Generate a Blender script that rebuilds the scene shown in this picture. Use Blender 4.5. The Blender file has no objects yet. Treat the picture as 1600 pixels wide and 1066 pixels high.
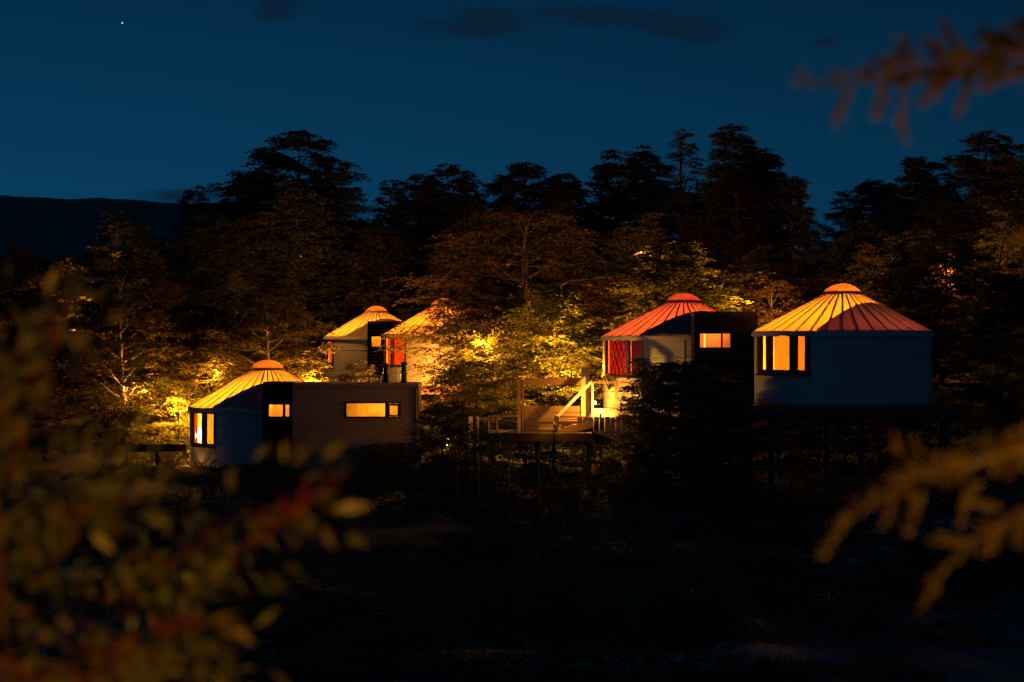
import bpy, math, random
import numpy as np
from mathutils import Vector, Matrix, noise as mn

R = math.radians
PI = math.pi
F = 70.0 / 36.0 * 1600.0          # focal length in photo pixels
HOR = 533.0                        # level camera: horizon row
scene = bpy.context.scene
COL = scene.collection

# ------------------------------------------------------------------ camera
cam_d = bpy.data.cameras.new("camera")
cam = bpy.data.objects.new("camera", cam_d)
COL.objects.link(cam)
cam.location = (0, 0, 0)
cam.rotation_euler = (R(90), 0, 0)
cam_d.lens = 70
cam_d.sensor_width = 36
cam_d.clip_start = 0.05
cam_d.clip_end = 6000
cam_d.dof.use_dof = True
cam_d.dof.focus_distance = 76
cam_d.dof.aperture_fstop = 3.0
cam_d.dof.aperture_blades = 0
scene.camera = cam

# ------------------------------------------------------------------ sky
SKY = 1.0
world = bpy.data.worlds.new("World")
scene.world = world
world.use_nodes = True
nt = world.node_tree
for n in list(nt.nodes):
    nt.nodes.remove(n)


def N(tree, t, **kw):
    n = tree.nodes.new(t)
    for k, v in kw.items():
        setattr(n, k, v)
    return n


def setramp(n, stops):
    el = n.color_ramp.elements
    while len(el) > 1:
        el.remove(el[-1])
    el[0].position = stops[0][0]
    el[0].color = stops[0][1]
    for p, c in stops[1:]:
        e = el.new(p)
        e.color = c


def math_node(tree, op, a=None, b=None, c=None):
    n = N(tree, "ShaderNodeMath", operation=op)
    for i, v in enumerate((a, b, c)):
        if v is None:
            continue
        if isinstance(v, (int, float)):
            n.inputs[i].default_value = v
        else:
            tree.links.new(v, n.inputs[i])
    return n.outputs[0]


w_out = N(nt, "ShaderNodeOutputWorld")
w_bg = N(nt, "ShaderNodeBackground")
nt.links.new(w_bg.outputs[0], w_out.inputs[0])
w_bg.inputs[1].default_value = SKY
tc = N(nt, "ShaderNodeTexCoord")
sep = N(nt, "ShaderNodeSeparateXYZ")
nt.links.new(tc.outputs["Generated"], sep.inputs[0])
# dusk sky: low nishita glow plus the deep blue of late twilight, by elevation
sky = N(nt, "ShaderNodeTexSky", sky_type='NISHITA')
sky.sun_disc = False
sky.sun_elevation = R(-4)
sky.sun_rotation = R(-40)
ramp = N(nt, "ShaderNodeValToRGB")
setramp(ramp, [(0.0, (0.0025, 0.043, 0.104, 1)), (0.05, (0.0025, 0.043, 0.104, 1)),
               (0.10, (0.0020, 0.034, 0.084, 1)), (0.18, (0.0010, 0.020, 0.054, 1)),
               (1.0, (0.0003, 0.020, 0.050, 1))])
nt.links.new(sep.outputs[2], ramp.inputs[0])
# the sky falls off slowly towards the right (away from the afterglow)
side = N(nt, "ShaderNodeMapRange")
side.interpolation_type = 'SMOOTHSTEP'
side.inputs[1].default_value = -0.35
side.inputs[2].default_value = 0.50
side.inputs[3].default_value = 1.08
side.inputs[4].default_value = 0.62
nt.links.new(sep.outputs[0], side.inputs[0])
sm = N(nt, "ShaderNodeVectorMath", operation='SCALE')
nt.links.new(ramp.outputs[0], sm.inputs[0])
nt.links.new(side.outputs[0], sm.inputs[3])
nish = N(nt, "ShaderNodeVectorMath", operation='MULTIPLY')
nish.inputs[1].default_value = (0.0, 0.01, 0.02)
nt.links.new(sky.outputs[0], nish.inputs[0])
addv = N(nt, "ShaderNodeVectorMath", operation='ADD')
nt.links.new(sm.outputs[0], addv.inputs[0])
nt.links.new(nish.outputs[0], addv.inputs[1])
# thin dark cloud banks
cx = math_node(nt, 'DIVIDE', sep.outputs[0], sep.outputs[1])
cz = math_node(nt, 'DIVIDE', sep.outputs[2], sep.outputs[1])
comb = N(nt, "ShaderNodeCombineXYZ")
nt.links.new(cx, comb.inputs[0])
nt.links.new(cz, comb.inputs[1])
mp = N(nt, "ShaderNodeMapping")
mp.inputs[3].default_value = (26, 95, 1)
nt.links.new(comb.outputs[0], mp.inputs[0])
nz = N(nt, "ShaderNodeTexNoise")
nz.inputs["Scale"].default_value = 1.0
nz.inputs["Detail"].default_value = 5
nz.inputs["Roughness"].default_value = 0.6
nt.links.new(mp.outputs[0], nz.inputs["Vector"])


def cloud(px, py, rx, ry, tilt=0.0):
    u0, v0 = (px - 800) / F, (HOR - py) / F
    du = math_node(nt, 'SUBTRACT', cx, u0)
    dv = math_node(nt, 'SUBTRACT', cz, v0)
    dv = math_node(nt, 'ADD', dv, math_node(nt, 'MULTIPLY', du, tilt))
    a = math_node(nt, 'POWER', math_node(nt, 'ABSOLUTE', math_node(nt, 'DIVIDE', du, rx / F)), 2.0)
    b = math_node(nt, 'POWER', math_node(nt, 'ABSOLUTE', math_node(nt, 'DIVIDE', dv, ry / F)), 2.0)
    d = math_node(nt, 'SQRT', math_node(nt, 'ADD', a, b))
    return math_node(nt, 'SUBTRACT', 1.0, d)


masks = [cloud(750, 42, 125, 34, 0.02), cloud(1000, 32, 190, 32, 0.10), cloud(430, 14, 60, 24),
         cloud(285, 305, 90, 16), cloud(1290, 66, 28, 12), cloud(560, 330, 120, 12)]
m = masks[0]
for k in masks[1:]:
    m = math_node(nt, 'MAXIMUM', m, k)
m = math_node(nt, 'ADD', m, math_node(nt, 'MULTIPLY', math_node(nt, 'SUBTRACT', nz.outputs[0], 0.5), 2.2))
mr = N(nt, "ShaderNodeMapRange")
mr.interpolation_type = 'SMOOTHSTEP'
mr.inputs[1].default_value = 0.0
mr.inputs[2].default_value = 0.75
mr.inputs[3].default_value = 0.0
mr.inputs[4].default_value = 0.85
nt.links.new(m, mr.inputs[0])
front = math_node(nt, 'GREATER_THAN', sep.outputs[1], 0.2)
mfac = math_node(nt, 'MULTIPLY', mr.outputs[0], front)
mix = N(nt, "ShaderNodeMix", data_type='RGBA')
nt.links.new(mfac, mix.inputs[0])
nt.links.new(addv.outputs[0], mix.inputs[6])
mix.inputs[7].default_value = (0.003, 0.012, 0.028, 1)
last = mix.outputs[2]


def star(px, py, rad, strength):
    global last
    d = Vector(((px - 800) / F, 1, (HOR - py) / F)).normalized()
    v = N(nt, "ShaderNodeVectorMath", operation='DISTANCE')
    nt.links.new(tc.outputs["Generated"], v.inputs[0])
    v.inputs[1].default_value = d
    lt = math_node(nt, 'LESS_THAN', v.outputs[1], rad)
    mx = N(nt, "ShaderNodeMix", data_type='RGBA')
    nt.links.new(lt, mx.inputs[0])
    nt.links.new(last, mx.inputs[6])
    mx.inputs[7].default_value = (strength, strength, strength, 1)
    last = mx.outputs[2]


star(191, 36, 0.00036, 0.9)
star(1245, 128, 0.0002, 0.06)
star(655, 122, 0.00025, 0.05)
nt.links.new(last, w_bg.inputs[0])

scene.view_settings.view_transform = 'Standard'
scene.view_settings.look = 'None'
scene.view_settings.exposure = 0
scene.view_settings.gamma = 1
scene.view_settings.use_curve_mapping = False
scene.render.engine = 'CYCLES'
scene.cycles.use_denoising = True
scene.cycles.max_bounces = 6
scene.cycles.transparent_max_bounces = 12
scene.cycles.caustics_reflective = False
scene.cycles.caustics_refractive = False
scene.cycles.sample_clamp_indirect = 3.0


# ------------------------------------------------------------------ helpers
def P(px, py, Y):
    """point seen at photo pixel px, py at distance Y"""
    return Vector(((px - 800) / F * Y, Y, (HOR - py) / F * Y))


def tag(o, label=None, cat=None, group=None, kind=None):
    if label: o["label"] = label
    if cat: o["category"] = cat
    if group: o["group"] = group
    if kind: o["kind"] = kind
    return o


def empty(name, loc, rz=0.0, label=None, cat=None, group=None):
    o = bpy.data.objects.new(name, None)
    COL.objects.link(o)
    o.location = loc
    o.rotation_euler = (0, 0, rz)
    o.empty_display_size = 0.2
    return tag(o, label, cat, group)


class MB:
    def __init__(s):
        s.v = []
        s.f = []

    def box(s, x0, x1, y0, y1, z0, z1):
        b = len(s.v)
        s.v += [(x0, y0, z0), (x1, y0, z0), (x1, y1, z0), (x0, y1, z0),
                (x0, y0, z1), (x1, y0, z1), (x1, y1, z1), (x0, y1, z1)]
        s.f += [tuple(b + i for i in q) for q in
                ((0, 3, 2, 1), (4, 5, 6, 7), (0, 1, 5, 4), (1, 2, 6, 5), (2, 3, 7, 6), (3, 0, 4, 7))]
        return s

    def bar(s, a, b, w, h):
        a = Vector(a); b = Vector(b)
        d = (b - a).normalized()
        up = Vector((0, 0, 1)) if abs(d.z) < 0.95 else Vector((0, 1, 0))
        sx = d.cross(up).normalized() * (w / 2)
        sz = sx.cross(d).normalized() * (h / 2)
        k = len(s.v)
        for p in (a, b):
            for q in (-sx - sz, sx - sz, sx + sz, -sx + sz):
                s.v.append(tuple(p + q))
        s.f += [(k, k + 3, k + 2, k + 1), (k + 4, k + 5, k + 6, k + 7)]
        for i in range(4):
            j = (i + 1) % 4
            s.f.append((k + i, k + j, k + 4 + j, k + 4 + i))
        return s

    def tube(s, pts, rads, n=6, cap=True):
        pts = [Vector(p) for p in pts]
        base = len(s.v)
        prev = None
        for i, p in enumerate(pts):
            d = (pts[min(i + 1, len(pts) - 1)] - pts[max(i - 1, 0)])
            d = d.normalized() if d.length > 1e-9 else Vector((0, 0, 1))
            if prev is None:
                u = d.orthogonal().normalized()
            else:
                u = (prev - d * prev.dot(d))
                u = u.normalized() if u.length > 1e-6 else d.orthogonal().normalized()
            prev = u
            w = d.cross(u)
            for k in range(n):
                a = 2 * PI * k / n
                s.v.append(tuple(p + (u * math.cos(a) + w * math.sin(a)) * rads[i]))
        for i in range(len(pts) - 1):
            for k in range(n):
                a = base + i * n + k
                b = base + i * n + (k + 1) % n
                s.f.append((a, b, b + n, a + n))
        if cap:
            s.f.append(tuple(base + k for k in range(n))[::-1])
            e = base + (len(pts) - 1) * n
            s.f.append(tuple(e + k for k in range(n)))
        return s

    def lathe(s, prof, n=16, c=(0, 0, 0)):
        base = len(s.v)
        for r, z in prof:
            for k in range(n):
                a = 2 * PI * k / n
                s.v.append((c[0] + r * math.cos(a), c[1] + r * math.sin(a), c[2] + z))
        for i in range(len(prof) - 1):
            for k in range(n):
                a = base + i * n + k
                b = base + i * n + (k + 1) % n
                s.f.append((a, b, b + n, a + n))
        return s

    def build(s, name, mat, parent=None, smooth=False, loc=None):
        me = bpy.data.meshes.new(name)
        me.from_pydata(s.v, [], s.f)
        me.validate()
        if smooth:
            me.polygons.foreach_set("use_smooth", [True] * len(me.polygons))
        me.materials.append(mat)
        return link(name, me, parent, loc)


def link(name, me, parent=None, loc=None, rot=None):
    o = bpy.data.objects.new(name, me)
    COL.objects.link(o)
    if parent: o.parent = parent
    if loc is not None: o.location = loc
    if rot is not None: o.rotation_euler = rot
    return o


def quads_mesh(name, V, mat, tri=False):
    """V: (n,4,3) numpy array of separate quads"""
    n = V.shape[0]
    k = V.shape[1]
    me = bpy.data.meshes.new(name)
    me.vertices.add(n * k)
    me.vertices.foreach_set("co", V.reshape(-1).astype(np.float32))
    me.loops.add(n * k)
    me.loops.foreach_set("vertex_index", np.arange(n * k, dtype=np.int32))
    me.polygons.add(n)
    me.polygons.foreach_set("loop_start", np.arange(0, n * k, k, dtype=np.int32))
    me.polygons.foreach_set("loop_total", np.full(n, k, dtype=np.int32))
    me.update(calc_edges=True)
    me.materials.append(mat)
    return me


def norm(a):
    return a / np.maximum(np.linalg.norm(a, axis=-1, keepdims=True), 1e-9)


def leaf_quads(c, d, nrm, L, W):
    """diamond leaves starting at c along d"""
    d = norm(d)
    s = norm(np.cross(d, nrm))
    up = np.cross(s, d)
    L = L[:, None]; W = W[:, None]
    p0 = c
    p1 = c + d * L * 0.45 + s * W * 0.5 - up * W * 0.12
    p2 = c + d * L
    p3 = c + d * L * 0.45 - s * W * 0.5 - up * W * 0.12
    return np.stack([p0, p1, p2, p3], axis=1)


# ------------------------------------------------------------------ materials
def new_mat(name):
    m = bpy.data.materials.new(name)
    m.use_nodes = True
    t = m.node_tree
    for n in list(t.nodes):
        t.nodes.remove(n)
    o = N(t, "ShaderNodeOutputMaterial")
    return m, t, o


def noisy_color(t, c1, c2, scale=3.0, coord="Object", stretch=(1, 1, 1), detail=5, lo=.35, hi=.65):
    tcn = N(t, "ShaderNodeTexCoord")
    mpn = N(t, "ShaderNodeMapping")
    mpn.inputs[3].default_value = stretch
    t.links.new(tcn.outputs[coord], mpn.inputs[0])
    nn = N(t, "ShaderNodeTexNoise")
    nn.inputs["Scale"].default_value = scale
    nn.inputs["Detail"].default_value = detail
    t.links.new(mpn.outputs[0], nn.inputs["Vector"])
    rp = N(t, "ShaderNodeValToRGB")
    setramp(rp, [(lo, (*c1, 1)), (hi, (*c2, 1))])
    t.links.new(nn.outputs[0], rp.inputs[0])
    return rp.outputs[0], nn.outputs[0]


def mat_solid(name, c1, c2=None, rough=.7, scale=3, stretch=(1, 1, 1), bump=0.0, metal=0.0, bdist=.01):
    m, t, o = new_mat(name)
    c2 = c2 or tuple(x * .7 for x in c1)
    col, fac = noisy_color(t, c1, c2, scale, stretch=stretch)
    b = N(t, "ShaderNodeBsdfPrincipled")
    b.inputs["Roughness"].default_value = rough
    b.inputs["Metallic"].default_value = metal
    if rough > .6:
        b.inputs["Specular IOR Level"].default_value = .15
    t.links.new(col, b.inputs["Base Color"])
    if bump:
        bn = N(t, "ShaderNodeBump")
        bn.inputs["Strength"].default_value = bump
        bn.inputs["Distance"].default_value = bdist
        t.links.new(fac, bn.inputs["Height"])
        t.links.new(bn.outputs[0], b.inputs["Normal"])
    t.links.new(b.outputs[0], o.inputs[0])
    return m


def mat_emit(name, c, s):
    m, t, o = new_mat(name)
    e = N(t, "ShaderNodeEmission")
    e.inputs[0].default_value = (*c, 1)
    e.inputs[1].default_value = s
    t.links.new(e.outputs[0], o.inputs[0])
    return m


def mat_fabric(name, c, trans, tcol=None, stretch=(1, 1, 1), scale=2.0, bump=.0):
    """thin cloth: part reflects, part lets light through"""
    m, t, o = new_mat(name)
    col, fac = noisy_color(t, c, tuple(x * .86 for x in c), scale, stretch=stretch, lo=.3, hi=.7)
    d = N(t, "ShaderNodeBsdfDiffuse")
    t.links.new(col, d.inputs[0])
    tr = N(t, "ShaderNodeBsdfTranslucent")
    if tcol:
        tr.inputs[0].default_value = (*tcol, 1)
    else:
        t.links.new(col, tr.inputs[0])
    mx = N(t, "ShaderNodeMixShader")
    mx.inputs[0].default_value = trans
    t.links.new(d.outputs[0], mx.inputs[1])
    t.links.new(tr.outputs[0], mx.inputs[2])
    if bump:
        bn = N(t, "ShaderNodeBump")
        bn.inputs["Strength"].default_value = bump
        bn.inputs["Distance"].default_value = .03
        t.links.new(fac, bn.inputs["Height"])
        t.links.new(bn.outputs[0], d.inputs["Normal"])
    t.links.new(mx.outputs[0], o.inputs[0])
    return m


def mat_leaf(name, c1, c2, c3=None, trans=.35, scale=.8, gloss=0.0):
    m, t, o = new_mat(name)
    col, _ = noisy_color(t, c1, c2, scale, detail=3)
    oi = N(t, "ShaderNodeObjectInfo")
    hs = N(t, "ShaderNodeHueSaturation")
    t.links.new(math_node(t, 'ADD', math_node(t, 'MULTIPLY', oi.outputs["Random"], .05), .475), hs.inputs["Hue"])
    t.links.new(math_node(t, 'ADD', math_node(t, 'MULTIPLY', oi.outputs["Random"], .6), .7), hs.inputs["Value"])
    t.links.new(col, hs.inputs["Color"])
    # leaf-to-leaf variation
    gi = N(t, "ShaderNodeNewGeometry")
    v2 = math_node(t, 'ADD', math_node(t, 'MULTIPLY', gi.outputs["Random Per Island"], .9), .55)
    sc = N(t, "ShaderNodeVectorMath", operation='SCALE')
    t.links.new(hs.outputs[0], sc.inputs[0])
    t.links.new(v2, sc.inputs[3])
    d = N(t, "ShaderNodeBsdfDiffuse")
    t.links.new(sc.outputs[0], d.inputs[0])
    tr = N(t, "ShaderNodeBsdfTranslucent")
    t.links.new(sc.outputs[0], tr.inputs[0])
    mx = N(t, "ShaderNodeMixShader")
    mx.inputs[0].default_value = trans
    t.links.new(d.outputs[0], mx.inputs[1])
    t.links.new(tr.outputs[0], mx.inputs[2])
    last = mx.outputs[0]
    if gloss:
        g = N(t, "ShaderNodeBsdfGlossy")
        g.inputs["Roughness"].default_value = .45
        m2 = N(t, "ShaderNodeMixShader")
        m2.inputs[0].default_value = gloss
        t.links.new(last, m2.inputs[1])
        t.links.new(g.outputs[0], m2.inputs[2])
        last = m2.outputs[0]
    t.links.new(last, o.inputs[0])
    return m


def mat_glass(name, tint=(.92, .9, .88)):
    m, t, o = new_mat(name)
    tr = N(t, "ShaderNodeBsdfTransparent")
    tr.inputs[0].default_value = (*tint, 1)
    g = N(t, "ShaderNodeBsdfGlossy")
    g.inputs["Roughness"].default_value = .03
    fr = N(t, "ShaderNodeFresnel")
    mx = N(t, "ShaderNodeMixShader")
    t.links.new(fr.outputs[0], mx.inputs[0])
    t.links.new(tr.outputs[0], mx.inputs[1])
    t.links.new(g.outputs[0], mx.inputs[2])
    t.links.new(mx.outputs[0], o.inputs[0])
    return m


M = {}
M['wall'] = mat_fabric("yurt_wall_canvas", (.46, .46, .46), 0.0, stretch=(.5, .5, 6), scale=3, bump=.9)
M['lining'] = mat_solid("yurt_lining", (.70, .60, .48), rough=.9)
M['roof'] = mat_fabric("yurt_roof_canvas", (.30, .30, .30), 0.62, tcol=(.88, .64, .30), scale=1.2)
M['seam_or_rafter_shadow'] = mat_solid("rafter_shadow_strip", (.24, .20, .18), rough=.9)  # dark tone carries the rafters' shadow lines on the roof cloth
M['dome'] = mat_fabric("yurt_dome_plastic", (.34, .30, .26), 0.6, tcol=(.80, .50, .24))
M['rafter'] = mat_solid("rafter_wood", (.30, .17, .09), rough=.7, scale=6)
M['black'] = mat_solid("black_metal", (.016, .015, .014), (.010, .009, .009), rough=.55)
M['frame'] = mat_solid("dark_frame", (.018, .015, .013), (.010, .009, .008), rough=.95)
M['brownframe'] = mat_solid("brown_frame", (.10, .055, .03), (.06, .035, .02), rough=.5)
M['siding'] = mat_solid("weathered_siding", (.34, .23, .155), (.22, .15, .10), rough=.75, scale=5, stretch=(.6, 1, 9), bump=.3)
M['darkwall'] = mat_solid("black_stained_boards", (.012, .011, .010), (.008, .008, .007), rough=.95, scale=5)
M['inner'] = mat_solid("inner_plaster", (.72, .60, .42), rough=.9)
M['wood'] = mat_solid("deck_wood", (.36, .21, .11), (.22, .13, .075), rough=.75, scale=7, stretch=(.7, 3, 9), bump=.3)
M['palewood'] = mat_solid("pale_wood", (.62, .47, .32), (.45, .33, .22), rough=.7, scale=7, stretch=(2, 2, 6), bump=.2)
M['white'] = mat_solid("glare_white", (.78, .74, .66), (.68, .64, .56), rough=.6)  # whiter than the wood it covers, to carry the lamp's glare
M['deadwood'] = mat_solid("bleached_deadwood", (.46, .46, .46), (.30, .30, .30), rough=.95, scale=6)
M['darkwood'] = mat_solid("dark_wood", (.07, .048, .035), (.04, .03, .024), rough=.8, scale=6)
M['greywood'] = mat_solid("grey_wood", (.16, .155, .15), (.09, .088, .085), rough=.85, scale=6)
M['bark'] = mat_solid("beech_bark", (.15, .11, .085), (.07, .055, .045), rough=.9, scale=4, stretch=(1, 1, .4), bump=.5)
M['palebark'] = mat_solid("pale_bark", (.30, .22, .17), (.17, .12, .09), rough=.9, scale=4, stretch=(1, 1, .4), bump=.5)
M['leaf'] = mat_leaf("beech_leaves", (.10, .095, .026), (.13, .12, .032))
M['bronze'] = mat_leaf("bronze_leaves", (.140, .088, .034), (.17, .11, .042))
M['olive'] = mat_leaf("olive_leaves", (.12, .11, .028), (.165, .145, .038))
M['scrub'] = mat_leaf("scrub_leaves", (.040, .050, .025), (.075, .080, .040), scale=.3)
M['fleaf'] = mat_leaf("shrub_leaves", (.06, .09, .008), (.14, .11, .010), trans=.4, scale=9, gloss=.03)
M['redleaf'] = mat_leaf("rust_red_leaves", (.20, .030, .006), (.26, .060, .008), trans=.4, scale=9)
M['fstem'] = mat_solid("red_stem", (.13, .018, .008), (.06, .014, .008), rough=.6, scale=20)
M['twigleaf'] = mat_leaf("small_beech_leaves", (.16, .135, .013), (.20, .12, .014), trans=.4, scale=12, gloss=.02)
M['glass'] = mat_glass("window_glass")
M['curtain'] = mat_fabric("orange_curtain", (.60, .36, .15), .55)
M['redcurtain'] = mat_fabric("red_curtain", (.27, .055, .022), .5)
M['browncurtain'] = mat_fabric("brown_curtain", (.045, .018, .010), .5)
M['lamp'] = mat_emit("lamp_glow", (1, .62, .22), 14)
M['lampdim'] = mat_emit("dim_lamp_glow", (1, .5, .12), .3)
M['lampsoft'] = mat_emit("lamp_shade_glow", (1, .74, .30), 4.5)
M['steel'] = mat_solid("flue_steel", (.03, .03, .03), (.02, .02, .02), rough=.4, metal=.6)


def point(name, loc, col, power, parent=None, rad=.08):
    d = bpy.data.lights.new(name, 'POINT')
    d.energy = power
    d.color = col
    d.shadow_soft_size = rad
    o = bpy.data.objects.new(name, d)
    COL.objects.link(o)
    o.location = loc
    if parent: o.parent = parent
    return o


# ------------------------------------------------------------------ terrain
_ty = [-60, -5, 0, 10, 20, 30, 38, 55, 66, 74, 82, 92, 102, 120, 135, 150, 175, 210, 260, 400, 3000]
_tz = [-1.2, -1.6, -1.75, -2.7, -4.3, -5.7, -6.5, -6.3, -5.7, -5.0, -4.7, -3.7, -2.6, -2.2, -0.4, 1.7, 4.5, 6.5, 7.0, 4, 0]


def ground(x, y):
    z = float(np.interp(y, _ty, _tz))
    k = min(max((y - 60) / 60, 0), 1)
    z += k * (0.03 * max(x, 0)) - k * 0.06 * max(-x - 18, 0)
    a = min(max((y - 12) / 20, 0.05), 1)
    z += .35 * a * mn.noise(Vector((x * .12, y * .10, 0))) + .12 * a * mn.noise(Vector((x * .5, y * .5, 3)))
    if x > 6 and 62 < y < 78:
        z -= .0
    return z


def make_ground():
    ys = np.concatenate([np.linspace(-60, 30, 46), np.linspace(31, 160, 130), np.geomspace(165, 2800, 30)])
    v, f = [], []
    nx = 121
    for y in ys:
        half = max(45, abs(y) * .9)
        for i in range(nx):
            u = (i / (nx - 1)) * 2 - 1
            x = half * (u * .45 + .55 * u ** 3)
            v.append((x, float(y), ground(x, float(y))))
    for j in range(len(ys) - 1):
        for i in range(nx - 1):
            a = j * nx + i
            f.append((a, a + 1, a + nx + 1, a + nx))
    me = bpy.data.meshes.new("ground")
    me.from_pydata(v, [], f)
    me.polygons.foreach_set("use_smooth", [True] * len(f))
    m, t, o = new_mat("ground_soil")
    tcn = N(t, "ShaderNodeTexCoord")
    n1 = N(t, "ShaderNodeTexNoise"); n1.inputs["Scale"].default_value = .16; n1.inputs["Detail"].default_value = 4
    n2 = N(t, "ShaderNodeTexNoise"); n2.inputs["Scale"].default_value = 3.5; n2.inputs["Detail"].default_value = 8
    n2.inputs["Roughness"].default_value = .75
    t.links.new(tcn.outputs["Object"], n1.inputs["Vector"])
    t.links.new(tcn.outputs["Object"], n2.inputs["Vector"])
    s = math_node(t, 'ADD', math_node(t, 'MULTIPLY', n1.outputs[0], 1.1), math_node(t, 'MULTIPLY', n2.outputs[0], .7))
    rp = N(t, "ShaderNodeValToRGB")
    setramp(rp, [(.80, (.014, .014, .012, 1)), (.98, (.030, .028, .024, 1)), (1.06, (.05, .05, .05, 1)), (1.25, (.09, .09, .088, 1))])
    t.links.new(s, rp.inputs[0])
    b = N(t, "ShaderNodeBsdfPrincipled"); b.inputs["Roughness"].default_value = .95
    t.links.new(rp.outputs[0], b.inputs["Base Color"])
    bn = N(t, "ShaderNodeBump"); bn.inputs["Strength"].default_value = .8; bn.inputs["Distance"].default_value = .15
    t.links.new(n2.outputs[0], bn.inputs["Height"])
    t.links.new(bn.outputs[0], b.inputs["Normal"])
    t.links.new(b.outputs[0], o.inputs[0])
    me.materials.append(m)
    tag(link("ground", me), kind='structure')


make_ground()


def make_hills():
    xs = np.linspace(-900, 700, 320)
    pk_x = [-900, -300, -234, -206, -190, -175, -152, -131, -100, 0, 200, 700]
    pk_z = [50, 62, 66.5, 65, 65.5, 64.6, 62.5, 63.2, 58, 40, 30, 10]
    v, f = [], []
    prof = [(0, 0), (60, .35), (130, .7), (190, .93), (230, 1.0), (330, .8), (600, .2), (800, -.1)]
    for dy, k in prof:
        for x in xs:
            z = np.interp(x, pk_x, pk_z) * k
            z += (.5 * mn.noise(Vector((x * .05, dy * .05, 7))) + 1.1 * abs(mn.noise(Vector((x * .35, dy * .2, 1))))) * (1 if k > .5 else .3)
            v.append((float(x), 680 + dy, float(z)))
    n = len(xs)
    for j in range(len(prof) - 1):
        for i in range(n - 1):
            a = j * n + i
            f.append((a, a + 1, a + n + 1, a + n))
    me = bpy.data.meshes.new("hills")
    me.from_pydata(v, [], f)
    me.polygons.foreach_set("use_smooth", [True] * len(f))
    me.materials.append(mat_solid("far_forest", (.09, .10, .085), (.05, .06, .05), rough=.95, scale=.06))
    tag(link("hills", me), kind='structure')


make_hills()


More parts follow.
